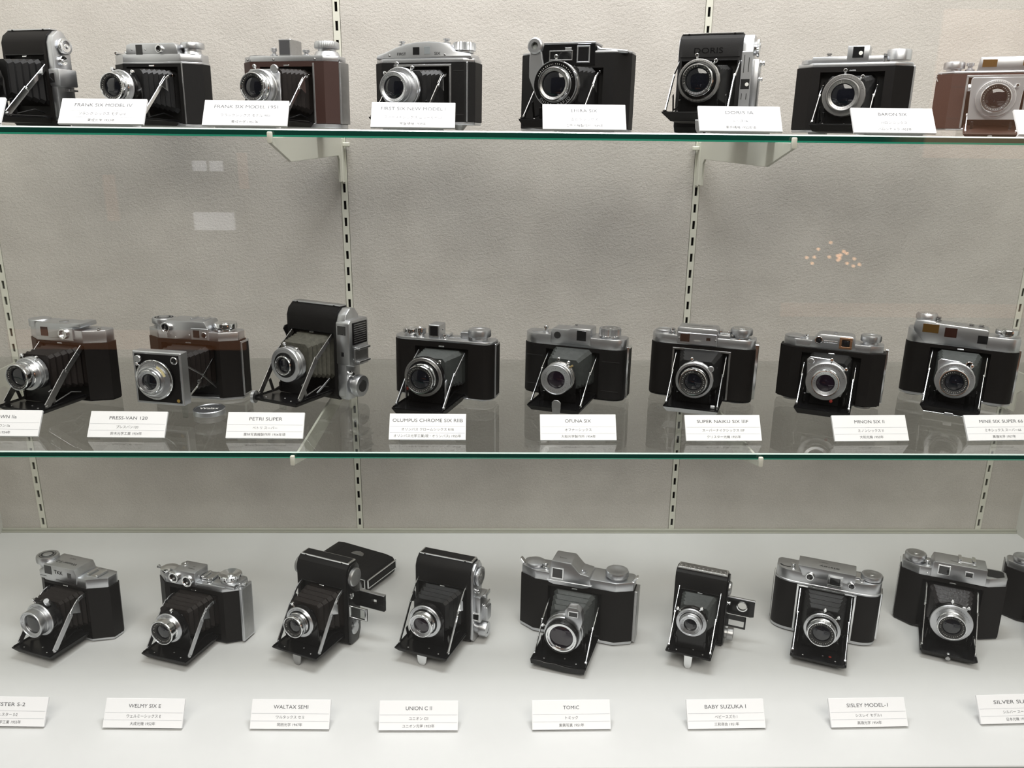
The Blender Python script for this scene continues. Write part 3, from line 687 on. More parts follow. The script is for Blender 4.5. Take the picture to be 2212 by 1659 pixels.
def c19():
    c = Cam(-.1989, -.3215, 0, -24.4, 30, 'black upright camera with a chrome frame finder, in front of a closed camera', G3)
    c.tall(77, 117, te=2.5, el=1.5, end=ENAMEL, zn0=12, zn1=84, cham=9)
    for sg in (1, -1): c.knob((sg*(38.5+2.4), 14, 98), 12.5, 4.5, 'low', (sg, 0, 0), AGED, parent=c.endp)
    c.p('side_screw', MB().lathe((40.9, 8, 73), FX, [(4, 0), (4, 1.5), (2.5, 2.2), (1.2, 1.4)], 18), BRIGHT, c.endp)
    g = MB().lathe((40.9, 14, 22), FX, [(8, 0), (8, 1.2), (6.5, 1.8)], 26); g.lathe((40.9, 15, 30), FX, [(5, 0), (5, 2), (3, 2.6)], 18)
    c.p('winding_key', g, SATIN, c.endp)
    c.p('side_disc', MB().lathe((-40, 10, 62), (-1, 0, 0), [(7, 0), (7, 1.5), (5, 2)], 20), AGED)
    finder_pair(c, 52, 'rect')
    c.bellows(58, 58, 50, 42, 40, 56, -38, 5, BELLOWS_B, y0=8)
    c.bed(34.5, 63, 18, th=6, hz=14, foot=dict(w=6.5, y=6)); c.struts(.70, .40, .42, 6.6, SATIN, 'curve')
    c.lens(63, 54, Rs=21, Rb=14.8, lb=14, ts=9, ring=SATIN, levers=(118,), name=ENGR, glass=LENS, Rg=8.5)
    return c
def closed_camera():
    # a folded camera lying on its face behind c19
    root = bpy.data.objects.new('folding_camera', None); COL.objects.link(root)
    root.location = (-.190, -.149, 0); root.rotation_euler = (0, 0, R_(-28.6))
    tag(root, 'closed black camera lying flat on its face behind the upright one with the frame finder', 'camera', G3)
    W, D, T = 116, 74, 31
    pl = [(-W/2, 12), (-W/2+4, 3), (-W/2+14, 0), (W/2-14, 0), (W/2-4, 3), (W/2, 12), (W/2, T-9), (W/2-5, T-2), (W/2-18, T), (-W/2+18, T), (-W/2+5, T-2), (-W/2, T-9)]
    b = MB().prism(pl, 'y', -D/2, D/2, .8).build('body', LEATHER, root)
    g = MB()
    for x in (-W/2+24, W/2-30): g.box(x-.5, x+.5, -D/2+1, D/2-1, T-.2, T+.2)
    g.build('back_groove', BLACKIN, b)
    g = MB(); yy = -D/2
    g.box(-W/2+2, W/2-2, yy-1.6, yy, 12, 13.5, .2); g.box(-W/2+2, W/2-2, yy-1.6, yy, T-5, T-3.5, .2); g.box(W/2-4, W/2-2, yy-1.6, yy, 12, T-3.5, .2); g.box(-W/2+2, -W/2+4, yy-1.6, yy, 12, T-3.5, .2)
    g.build('edge_frame', BRIGHT, root)
    g = MB(); xx = W/2
    g.box(xx, xx+1.6, -D/2+1, D/2-1, 12, 13.6, .2); g.box(xx, xx+1.6, -D/2+1, D/2-1, T-6, T-4.4, .2); g.box(xx, xx+1.6, -D/2+1, -D/2+3, 12, T-4.4, .2); g.box(xx, xx+1.6, D/2-3, D/2-1, 12, T-4.4, .2)
    g.build('end_frame', BRIGHT, root)
    pts = [(-9, 0), (9, 0), (9, 3), (6, 7), (0, 9), (-6, 7), (-9, 3)]
    w_ = MB().prism([(p[0]*1.2+2, p[1]*1.2+12) for p in pts], 'z', T-.3, T+1, .3).build('film_window_cover', AGED, root)
    for y in (D/2, -D/2): MB().lathe((W/2-18, y, T-14), (0, 1 if y > 0 else -1, 0), [(11, -.2), (11, 3), (9, 4)], 28).build('spool_knob', AGED, root)
def c20():
    c = Cam(-.0392, -.3168, 0, -21.4, 34, 'upright camera on the case floor with a black front and a chrome right end plate', G3)
    c.tall(79, 115, te=4.5, zn0=12, zn1=80, cham=11, end=SATIN)
    x = 39.5+4.5
    c.knob((x, 18, 94), 13, 5, 'disc', (1, 0, 0), SATIN, parent=c.endp, top=AGED, name='film_dial'); c.release(x, 12, 75, 3, 5, parent=c.endp, axis=(1, 0, 0))
    h = c.p('side_housing', MB().box(x-.5, x+9, 5, 32, 32, 69, 1.5, seg=2), SATIN, c.endp)
    c.shoe_side = MB(); g = MB()
    for z in (52, 67): g.box(x+8, x+11.5, 16, 33, z-1, z+1, .3); g.box(x+10, x+12, 16, 33, z-2.5, z+2.5, .3)
    c.p('accessory_shoe', g, BRIGHT, c.endp)
    c.p('finder_eyepiece', MB().box(x+6, x+14, 18, 33, 28, 49, 1), SATIN, c.endp)
    c.window(x+2.5, 40, 8, 8, 4.6, c.endp, frame=BRIGHT)
    c.knob((x, 18, 17), 10.5, 15, 'disc', (1, 0, 0), SATIN, parent=c.endp)
    c.bellows(60, 58, 50, 44, 42, 57, -40, 5, BELLOWS, y0=8); 
    c.bed(37, 67, 17, th=7, foot=dict(w=7, y=5, m=BRIGHT)); c.struts(.74, .38, .45, 4.6, BRIGHT, 'curve')
    c.lens(66, 55, Rs=22.5, Rb=16, lb=12, ts=11, ring=SATIN, levers=(), name=SATIN, glass=LENS_P, Rg=10.5, face=ENAMEL)
def c21():
    c = Cam(.1378, -.3177, 0, -18.9, 38, 'widest camera on the case floor, humped silver top and a small finder on its lens', G3)
    c.wide(157, 92, tp=13, bp=5, kind='oct', c=22, ey=12, ow=37, leather=LEATHER2, oz1=73)
    h = c.housing([(-36, 82), (22, 82), (20, 96), (6, 98), (-6, 111), (-33, 111), (-36, 98)], -.6, 33, bev=2)
    c.p('front_apron', MB().prism([(-40, 83), (24, 83), (18, 79), (10, 77), (-30, 77), (-36, 79)], 'y', -1.2, 2, .6), SATIN, c.topp)
    c.window(-24, 94, 13.5, 13, -.7, h, frame=BRIGHT, fw=1.6)
    c.write('Tomic', (-20, 12, 111.2), (1, 0, 0), (0, 1, 0), 3, parent=h)
    c.p('eye_dial', MB().lathe((10, 9, 97), FZ, [(5, -.3), (5, 1), (3, 1.4), (2.6, 3.6), (1.5, 3.8)], 20), SATIN, h)
    c.knob((53, 19, 92), 15.5, 11, 'disc', m=SATIN, n=44); c.knob((-60, 19, 92), 13, 7, 'cone', m=SATIN, name='rewind_knob'); c.release(-44, 12, 92, 3.2, 8)
    for sg in (-1, 1): c.p('strap_lug', MB().prism([(sg*76, 90), (sg*82, 98), (sg*80, 99), (sg*74, 92)] if sg > 0 else [(-76, 90), (-74, 92), (-80, 99), (-82, 98)], 'y', 14, 22, .3), BRIGHT)
    c.side_door(1, 3, 78, 14, 36, AGED, None, 4)
    c.bellows(60, 56, 44, 44, 40, 42, -40, 5, BELLOWS_G, d=3)
    c.bed(36.5, 78, 9, th=7, wavy=True); c.struts(.60, .42, .38, 3.4, BRIGHT, 'rod')
    c.lens(68, 40, Rs=25, Rb=22, lb=9, ts=17, ring=SATIN, case=SATIN, levers=(170,), name=BRIGHT, glass=LENS_P, Rg=15.2, ws=24, dial=False, barrel=ENAMEL)
    c.p('bezel_line', MB().lathe((0, -67.4, 40), (0, -1, 0), [(19.6, -2), (19.6, .3), (18.2, .3), (17.4, -2)], 44, caps=False), BRIGHT)
    o = c.p('range_finder_turret', MB().prism([(2, 52), (22, 50), (25, 62), (23, 76), (17, 81), (6, 81), (2, 76)], 'y', -60, -47, 1.2, seg=2), SATIN)
    c.window(13, 72, 11, 6, -60, o, frame=BRIGHT, fw=.8)
def c22():
    c = Cam(.3041, -.3283, 0, -23, 27, 'smallest black upright camera on the case floor, round and square finder leaves at its side', G3)
    c.tall(66.5, 103, te=2.5, el=1, end=ENAMEL, zn0=10, zn1=76, cham=8, strip=BRIGHT, stripin=DULL, zig=False, ow=29)
    g = MB()
    for k in range(11):
        for j in range(2): g.lathe((-29+k*5.8, 9.5+j*4.5, 104.4), FZ, [(2.6, 0), (2.0, .7), (.5, 1.1)], 7)
    g.tube([(-33, 6.4, 103.2), (33, 6.4, 103.2)], 1.3, 8)
    c.p('scalloped_strip', g, DULL)
    c.knob((35.6, 13, 84), 9, 3, 'low', (1, 0, 0), AGED, parent=c.endp)
    c.knob((35.6, 14, 17), 9, 11, 'disc', (1, 0, 0), AGED, parent=c.endp, n=20); c.release(35.6, 10, 64, 2.5, 4, parent=c.endp, axis=(1, 0, 0))
    finder_pair(c, 46, 'round')
    c.bellows(48, 48, 50, 36, 34, 60, -42, 5, BELLOWS_G, y0=7)
    c.bed(29, 64, 20, th=3, sl=1, foot=dict(w=5.5, y=5, m=BRIGHT, top=2)); c.struts(.78, .40, .42, 4, BRIGHT, 'link')
    c.lens(69, 64, Rs=19.5, Rb=14, lb=8, ts=11, ring=SATIN, levers=(142, 62), name=SATIN, glass=LENS, Rg=8, barrel=SATIN, ws=19)
def c23():
    c = Cam(.4789, -.3168, 0, -23.7, 38, 'round-ended camera on the case floor, silver top with script and chrome-framed door', G3)
    c.wide(136, 91, tp=17, bp=5, kind='round', c=26, ey=16, ow=36.5, leather=LEATHER2, frame=BRIGHT, oz1=71, ins=.8)
    c.p('plate_step', MB().prism(planpoly(136, 38, 'round', 26, 16, -.2), 'z', 73, 76.5, .8), SATIN, c.topp)
    h = c.housing([(-33, 86), (34, 86), (34, 101), (-40, 101), (-36, 94)], .3, 32, bev=1.2)
    c.porthole(-23, 87, 5.6, -.2, c.topp, proud=1.6, glass=WIN); c.porthole(30, 85, 4.8, -.2, c.topp, proud=1.6)
    c.window(9, 87, 13, 10.5, -.6, c.topp, frame=BRIGHT, fw=3)
    c.write('Sisley', (0, 10, 101.2), (-1, 0, 0), (0, -1, 0), 5, parent=h, width=26); c.write('MODEL 1', (-8, 22, 101.2), (-1, 0, 0), (0, -1, 0), 2, parent=h)
    c.shoe(38, 21, 92, 17, 16); c.release(42, 9, 91, 2.6, 3)
    c.knob((54, 21, 89), 14, 9, 'disc', m=SATIN, top=AGED); c.release(-46, 11, 91, 3, 6)
    g = MB()
    for k in range(7): a = R_(205+k*18); g.box(-54+9*math.cos(a)-1.4, -54+9*math.cos(a)+1.4, 17+7*math.sin(a)-1, 17+7*math.sin(a)+1, 90.8, 91.3)
    c.p('counter_slot', g, ENGR, c.topp)
    for sg in (-1, 1): c.side_door(sg, 6, 74, 17, 35, BRIGHT, None, 2.2)
    c.bellows(58, 56, 42, 42, 38, 45, -42, 5, BELLOWS)
    c.bed(34.5, 77, 10, th=6); c.struts(.74, .36, .44, 3.6, BRIGHT, 'link')
    c.lens(69, 43, Rs=23, Rb=17.5, lb=13, ts=10, ring=SATIN, levers=(88, 48), name=ENGR, glass=LENS, Rg=11, ringw=3.8)
    c.p('red_dot', MB().lathe((14, -64, 11), FZ, [(1.8, 0), (1.8, .8), (1, 1)], 14), RED, c.bedo)
def c24():
    c = Cam(.6572, -.3053, 0, -25, 36, 'rightmost whole camera on the case floor, black inlay on its silver top', G3)
    c.wide(131, 92, tp=13, bp=3, kind='oct', c=22, ey=13, ow=37, leather=LEATHER2, bottom=ENAMEL, oz1=74)
    h = c.housing([(-29, 80), (38, 80), (38, 104), (-26, 104), (-29, 96)], -1.2, 32, bev=1.4)
    c.window(-13.5, 93, 12.5, 11.5, -1.3, h, frame=BRIGHT, fw=1.4); c.window(17, 93, 8, 6, -1.3, h, frame=BRIGHT, fw=1.2)
    c.screws([(-33, 84), (36, 82)], -.2)
    c.write('Silver', (-2, 9, 104.2), (-1, 0, 0), (0, -1, 0), 3.2, parent=h); c.write('SUPER SIX', (20, 5, 104.2), (-1, 0, 0), (0, -1, 0), 1.8, parent=h)
    c.shoe(14, 20, 104, 19, 16, parent=h)
    c.p('step_inlay', MB().prism([(40, 8), (52, 8), (61, 15), (61, 29), (56, 31), (40, 31)], 'z', 91.6, 92.6, .2), BLACKIN, c.topp)
    c.knob((-49, 18, 92), 14, 11, 'disc', m=SATIN, top=AGED); c.release(-34, 10, 92, 3.2, 7)
    c.side_door(-1, 4, 92, 16, 22, BRIGHT, None, 2); c.p('door_hinge', MB().box(60, 66.8, 24, 36, 2, 78, .5), LEATHER2)
    c.bellows(58, 56, 42, 42, 38, 44, -40, 5, mat('glossy_bellows', (.012, .010, .011), .28, bump=(300, .4, .001)), d=3)
    c.bed(34, 76, 8.5, th=7, rivets=False); c.struts(.76, .34, .50, 3.6, BRIGHT, 'rod')
    c.lens(64, 42, Rs=26, Rb=17.5, lb=13, ts=10, ring=SATIN, levers=(95, 55), name=ENGR, glass=LENS, Rg=11, ringw=8.6, dial=False, button=(62, 25, 4, SATIN))
    c.p('catch_button', MB().lathe((0, -73, 8.4), FZ, [(2.2, 0), (2.2, 1), (1.5, 1.5)], 14), BRIGHT, c.bedo)
    c.p('foot_screw', MB().lathe((0, -75, 4), (0, -1, -.3), [(3, 0), (3, 1.5), (1.6, 2)], 16), AGED, c.bedo)
def c25():
    c = Cam(.815, -.2946, 0, -25, 36, 'camera mostly outside the right edge on the case floor, only its left end showing', G3)
    c.wide(131, 84, tp=10, bp=3, kind='oct', c=22, ey=13, ow=37, leather=LEATHER2, bottom=ENAMEL)
    c.side_door(-1, 4, 84, 16, 24, AGED, None, 3)
    c.knob((-46, 18, 84), 13, 9, 'disc'); c.housing([(-28, 80), (30, 80), (30, 96), (-28, 96)], 0, 30)
    c.bellows(58, 52, 42, 42, 38, 44, -40, 5); c.bed(34, 76, 8.5); c.struts(); c.lens(64, 42)
for fn in (c17, c18, c19, closed_camera, c20, c21, c22, c23, c24, c25): fn()

# ------------------------------------------------------------------ cameras on the lower glass shelf
def c9():
    c = Cam(-.5461, -.2224, ZM, -16.5, 36, 'leftmost camera on the lower glass shelf, large barrel lens cut by the left edge', G2, 1.5)
    c.wide(124, 96, tp=17, bp=2, kind='oct', c=24, ey=16, ow=38, leather=LEATHER2, bottom=ENAMEL, oz1=76)
    h = c.housing([(-36, 84), (24, 84), (24, 100), (36, 100), (36, 106), (22, 106), (18, 104), (-34, 104), (-36, 100)], -.8, 30, bev=1.2)
    c.window(-22, 92, 11, 12, -.9, h, glass=mat('brown_window', (.05, .022, .016), .1)); c.porthole(10, 91, 7, -.8, h, proud=4)
    c.p('front_panel', MB().box(4, 24, -1.6, -.4, 82, 99, .4), SATIN, h)
    c.knob((-44, 17, 96), 14, 9, 'plain', m=SATIN); c.p('counter_window', MB().lathe((-2, 14, 104), FZ, [(6, -.2), (6, .8), (5, 1)], 20), AGED, h)
    c.release(52, 14, 96, 3, 3); c.release(-32, 9, 98, 2.4, 5)
    c.bellows(60, 58, 46, 44, 44, 50, -44, 6, BELLOWS_B)
    c.bed(34.5, 76, 9, th=6); c.struts(.78, .38, .46, 9.5, DULL, 'link')
    c.lens(75, 49, Rs=21.5, Rb=17, lb=17, ts=13, ring=SATIN, case=SATIN, levers=(112, 60), name=ENGR, glass=LENS, Rg=11, barrel=BRIGHT)
def c10():
    c = Cam(-.3793, -.2167, ZM, -12.5, 36, 'camera on the lower shelf with a square chrome-edged lens board standing in front', G2, 1.5)
    c.wide(134, 93, tp=12, bp=4, kind='oct', c=22, ey=14, ow=40, leather=LEATHER2, oz1=76)
    h = c.housing([(-30, 82), (31, 82), (31, 96), (26, 107), (-30, 107)], -.8, 32, bev=1.4)
    c.porthole(-30, 97, 7.2, -.6, h, proud=3.5); o = c.p('finder_panel', MB().box(6, 31, -1.8, -.4, 82, 98, 1.2), SATIN, h)
    c.window(14, 90.5, 9, 10, -1.8, h); c.porthole(25, 89.5, 4, -1.8, h, proud=.6)
    c.screws([(-18, 84), (3, 88)], -.2)
    for x in (2, 20): c.p('shoe_rail', MB().box(x-1.2, x+1.2, 8, 26, 107, 109.5, .3), BRIGHT, h)
    c.knob((-44, 17, 96), 15.5, 11, 'disc', m=SATIN, top=ENGR); c.p('knob_base', MB().lathe((-44, 17, 93), FZ, [(13, -.3), (13, 4)], 30), SATIN, c.topp)
    c.knob((46, 18, 93), 15, 11, 'disc', m=BRIGHT, top=BRIGHT, name='rewind_knob')
    c.side_door(1, 5, 80, 15, 35, SATIN, LEATHER2, 2)
    # lens box on scissor struts
    L = 76; s_ = 32.5; zc = 48.5; x0 = 3
    g = MB().prism([(x0-s_-1, zc-s_-2), (x0+s_+1, zc-s_-2), (x0+s_+1, zc+s_+1), (x0-s_-1, zc+s_+1)], 'y', -L+.5, -L+16, 1.0)
    b = c.p('lens_board', g, SATIN)
    c.p('board_leather', MB().box(x0-s_+2.2, x0+s_-2.2, -L-.2, -L+1, zc-s_+1.2, zc+s_-2.2, .1), LEATHER, b)
    c.bellows(60, 56, 46, 50, 50, zc, -L+14, 7, BELLOWS_B)
    for sg in (-1, 1):
        x = sg*33
        st = c.p('strut', MB().strap([(2, 58), (-L*.55, 30), (-L+15, 22)], 2.6, 1, x+x0*.3), BRIGHT)
        c.p('strut_arm', MB().strap([(2, 18), (-L*.4, 44), (-L+15, 62)], 2.2, 1, x+1.5*sg+x0*.3), DULL, st)
        c.p('pivot', MB().lathe((x+x0*.3-1*sg, -L*.47, 36), (sg, 0, 0), [(2.6, 0), (2.6, 2.6), (1.2, 2.8)], 14), DULL, st)
    c.zb = 12
    c.bw, c.bl = 34, 60
    pts = [(x0-12, zc-12), (x0+12, zc-12), (x0+12, zc+12), (x0-12, zc+12)]
    c.lens(L+18, zc-1, x0=x0-2, Rs=26, Rb=15.5, lb=12, ts=6, ring=BRIGHT, face=SATIN, case=ENAMEL, levers=(140,), name=SATIN, glass=LENS, Rg=10, std=pts, ringw=3, button=(128, 33, 4.6, SATIN), clamp=False)
    c.porthole(x0+25, zc+24, 5, -L-.2, b, proud=2)
    c.p('gold_mark', MB().lathe((x0+26, -L-.3, zc-28), (0, -1, 0), [(2.2, 0), (2.2, .4), (1.2, .5)], 12), mat('gold_paint', (.45, .30, .08), .4, .6), b)
    c.p('distance_plate', MB().lathe((x0-2, -L-13, zc-1), (0, -1, 0), [(17.5, -2), (19, -1.5), (19, 0), (17.5, .6)], 40, caps=False), SATIN, b)
    a0, a1 = 20, 62; g = MB(); v = []; n = 8
    for k in range(n+1):
        a = R_(a0+(a1-a0)*k/n); v += [(x0-2+19.6*math.cos(a), -L-13.2, zc-1+19.6*math.sin(a)), (x0-2+23.4*math.cos(a), -L-13.2, zc-1+23.4*math.sin(a))]
    g.add(v, [(2*k, 2*k+1, 2*k+3, 2*k+2) for k in range(n)]); c.p('cream_scale', g, mat('cream_paint', (.75, .66, .38), .5), b)
    # stands on its rear base and the foot of the lens box
    dz = (L-14+36)*math.sin(R_(1.5))
    c.p('stand_foot', MB().box(x0+s_-6, x0+s_, -L+4, -L+8, -dz-.2, zc-s_-1, .3), CLEARP, b)
def c11():
    c = Cam(-.2183, -.2065, ZM, -26.9, 34, 'tall upright camera on the lower glass shelf with frayed pale bellows and chrome end housing', G2, 2)
    c.tall(81.5, 127, te=14, el=1, zn0=12, zn1=92, cham=13, end=SATIN, strip=SATIN, stripin=AGED)
    x = 40.75
    h = c.p('finder_housing', MB().prism([(-1.2, 52), (-1.2, 108), (3, 112), (40, 112), (42, 108), (42, 48), (8, 48)], 'x', x+.5, x+22, 1.6, seg=2), SATIN, c.endp)
    c.window(x+10, 98, 13, 12, -1.2, h, deep=.6); c.window(x+11, 66, 4, 6, -1.2, h)
    c.p('exposure_table', MB().box(x+21.6, x+22.8, 6, 38, 78, 108, .3), ENAMEL, h)
    g = MB()
    for k in range(9): g.box(x+22.7, x+22.95, 9, 35, 80.6+k*3, 81.8+k*3)
    c.p('table_rows', g, AGED, h)
    for z in (72, 54): c.p('shoe_rail', MB().box(x+21, x+27, 14, 40, z-1.5, z+1.5, .5), SATIN, h)
    c.p('shoe_bed', MB().box(x+21.6, x+23, 10, 40, 54, 72, .3), AGED, h)
    c.release(x+14, 8, 38, 3.4, 7, parent=c.endp, axis=(1, 0, 0))
    c.knob((x+13, 20, 20), 15, 14, 'disc', (1, 0, 0), SATIN, parent=c.endp, top=None, name='winding_knob')
    c.p('knob_eye', MB().lathe((x+27.2, 20, 20), FX, [(8, -.5), (8, .6), (0, .8)], 26), ENGR, c.endp)
    c.p('front_hook', MB().prism([(2, 92), (2, 97), (-5, 96), (-8, 92), (-3, 84), (0, 72), (2, 70)], 'x', -42, -40.4, .2), ENAMEL)
    c.bellows(62, 62, 58, 44, 44, 60, -36, 6, BELLOWS_T, y0=8, d=3)
    c.bed(35, 78, 14, th=5, sl=2); c.struts(.70, .40, .45, 8, DULL, 'link')
    c.p('focus_wheel', MB().lathe((-36, -75, 13), (-1, -.25, 0), [(8.5, -2), (8.5, 2), (7, 3), (3, 3)], 30, {0: .96, 1: .96}), SATIN, c.bedo)
    c.p('bed_prop', MB().strap([(-30, 16), (-2, 30)], 3, 1.2, 30), SATIN, c.bedo)
    c.lens(60, 56, Rs=23.5, Rb=13, lb=5, ts=14, ring=SATIN, face=SATIN, case=SATIN, levers=(98, 55), name=ENGR, glass=LENS, Rg=9.5, ringw=7, dial=False, marks='', barrel=BRIGHT, namew=1.0)
    c.p('black_name_plate', MB().lathe((0, -56.3, 56), (0, -1, 0), [(12.5, -1), (16.6, -1), (16.6, .4), (13, .8)], 40, caps=False), ENAMEL)
    c.p('stand_post', MB().prism([(-5, -2.0), (5, -2.0), (5, 10), (-5, 10)], 'y', -64, -61, .3), CLEARP)
def c12():
    c = Cam(-.0420, -.2197, ZM+.004, -17.0, 34, 'flat-topped camera on the lower shelf with a block finder and round wind knob', G2, 1.5)
    c.wide(142, 81, tp=4, bp=2.5, kind='round', c=14, ey=15, ow=38, leather=LEATHER2, oz1=70, ins=.2)
    h = c.p('direct_finder', MB().box(-20, -4, 4, 28, 81, 99, .8), SATIN, c.topp)
    c.window(-12, 90.5, 11, 13, 4, h, frame=BRIGHT, fw=1.2); c.screws([(-2, 92)], 12, DULL, 1, h)
    c.shoe(14, 22, 81, 20, 16, SATIN); c.p('shoe_back', MB().box(22, 34, 14, 30, 81, 90, .6), SATIN, c.topp)
    c.release(2, 8, 81, 3.6, 6); c.knob((48, 18, 81), 15.5, 14, 'disc', m=SATIN, n=44)
    c.knob((-50, 17, 81), 11, 9, 'disc', m=BRIGHT, name='rewind_knob'); c.knob((-35, 13, 81), 8, 11, 'disc', m=BRIGHT, name='counter_dial')
    c.side_door(1, 3, 77, 14, 32, SATIN, LEATHER2, 1.6)
    c.p('tripod_foot', MB().lathe((52, 20, -3.9), FZ, [(8, 0), (9, 1), (9, 4.2)], 26), AGED)
    c.bellows(60, 50, 42, 44, 40, 46, -46, 6, BELLOWS_G)
    c.bed(34.5, 88, 8, th=10, rivets=False); c.struts(.78, .42, .50, 4.6, SATIN, 'link')
    c.lens(80, 45, Rs=26, Rb=18.5, lb=14, ts=11, ring=DULL, levers=(45,), name=ENGR, glass=LENS, Rg=12.5, face=ENAMEL, barrel=BRIGHT, case=ENAMEL, ws=24)
    for sg in (-1, 1): c.p('standard_hook', MB().prism([(-62, 14), (-56, 14), (-52, 34), (-55, 42), (-60, 40)], 'x', sg*27, sg*27+1.2, .3), SATIN)
    c.p('red_dot', MB().lathe((-26, -56, 26), (0, -1, 0), [(2.4, 0), (2.4, 2), (1.6, 2.4)], 14), RED)
def c13():
    c = Cam(.1357, -.2028, ZM, -21.2, 36, 'camera on the lower shelf with a silver tab on its open door, ribbed knob', G2, 1.5)
    c.wide(144, 86, tp=15, bp=2.5, kind='round', c=20, ey=15, ow=38, leather=LEATHER, oz1=66, bottom=ENAMEL)
    h = c.housing([(-32, 74), (25, 74), (25, 98), (-4, 98), (-7, 95), (-30, 95), (-32, 90)], -.8, 30, bev=2)
    c.p('round_hole', MB().lathe((-22, -.9, 86), (0, -1, 0), [(4.8, -.4), (4.8, .25), (0, .3)], 28), ENGR, h)
    c.window(12, 88, 13, 14, -.9, h)
    c.knob((47, 18, 86), 15, 13, 'coarse', m=SATIN, n=26, top=AGED); c.release(-43, 14, 86, 3.4, 9)
    c.release(0, 16, 97, 2, 3, DULL, 'eye_knob', h); c.p('film_dial', MB().lathe((-54, 18, 86), FZ, [(11, -.2), (11, .8), (10, 1)], 30), SATIN, c.topp)
    for z in (14, 55):
        for sg in (-1, 1): c.p('leather_groove', MB().box(min(sg*42, sg*66), max(sg*42, sg*66), -.1, .5, z, z+.7), ENGR, c.body)
    c.side_door(1, 3, 74, 17, 34, BRIGHT, LEATHER2, 3)
    c.bellows(58, 54, 44, 42, 40, 44, -44, 5, BELLOWS_G, d=3)
    c.bed(36, 81, 8, th=8, rivets=False, foot=dict(w=6, x=4, y=-.5, m=AGED, top=0)); c.struts(.70, .34, .46, 3.6, BRIGHT, 'link')
    c.lens(76, 43, Rs=21, Rb=20, lb=12, ts=9, ring=DULL, face=DULL, levers=(92, 60), name=SATIN, glass=LENS_P, Rg=11.5, barrel=SATIN, namew=6.8, dial=False)
    c.p('tab_plate', MB().prism([(-2, 8), (10, 8), (10, 15), (7, 18), (1, 18), (-2, 15)], 'y', -82.4, -81.2, .3), AGED, c.bedo)
    c.p('gold_lever', MB().tube([(14, -60, 58), (18, -61, 61)], 1.4, 8), mat('brass', (.62, .48, .24), .3, 1.0))
def c14():
    c = Cam(.3087, -.2192, ZM+.003, -20.5, 36, 'camera on the lower shelf below the right wall standard, thin frame round its door', G2, 1.5)
    c.wide(140, 87, tp=13, bp=3, kind='round', c=18, ey=14, ow=37.5, leather=LEATHER2, oz1=68, bottom=ENAMEL, frame=DULL)
    h = c.housing([(-34, 75), (20, 75), (20, 97), (17, 99), (-32, 99), (-34, 97)], -1.2, 30, bev=1.2)
    p_ = c.p('finder_panel', MB().box(-33, 19, -2.2, -1, 76, 92, .6), SATIN, h)
    c.window(-23, 85, 12.5, 11, -2.2, h); c.window(8, 85, 5.5, 4, -2.2, h)
    c.screws([(-31, 84), (17.5, 84)], -2.2, DULL, 1.2, h); c.write('NAIKU', (-6, -2.4, 82), FX, FZ, 2.2, PAINTW, h)
    c.write('SUPER NAIKU', (-6, 16, 99.2), (-1, 0, 0), (0, -1, 0), 4, parent=h, width=34)
    c.knob((49, 18, 88), 14.5, 12, 'disc', m=SATIN, n=44, top=BRIGHT); c.p('knob_skirt', MB().lathe((49, 18, 87), FZ, [(16.5, -.2), (16.5, 1.4), (15, 2)], 36), BRIGHT, c.topp)
    c.release(-42, 12, 88, 3.4, 6); c.p('film_dial', MB().lathe((-54, 18, 87), FZ, [(11.5, -.2), (11.5, 3), (10, 4), (8, 3)], 32), SATIN, c.topp)
    c.housing([(20, 82), (36, 82), (36, 92), (20, 92)], 2, 30, name='right_step'); c.shoe(28, 18, 92, 12, 14)
    c.side_door(1, 4, 80, 14, 33, BRIGHT, None, 3.5)
    for x in (-48, 48): c.p('base_foot', MB().lathe((x, 20, -2.9), FZ, [(11, 0), (11, 3.2)], 28), AGED)
    c.bellows(60, 54, 44, 44, 40, 44, -44, 5, BELLOWS, d=3)
    c.bed(35, 78, 9, th=8, under=AGED, rivets=False); c.struts(.72, .34, .44, 4.4, BRIGHT, 'link')
    c.lens(73, 42, Rs=24, Rb=17.5, lb=11, ts=11, ring=SATIN, face=ENAMEL, case=SATIN, levers=(100,), name=ENGR, glass=LENS, Rg=11, button=(40, 26, 4, SATIN), ringw=3.5)
    c.p('door_latch', MB().box(24, 30, -72, -68, 9, 14, .6), BRIGHT, c.bedo)
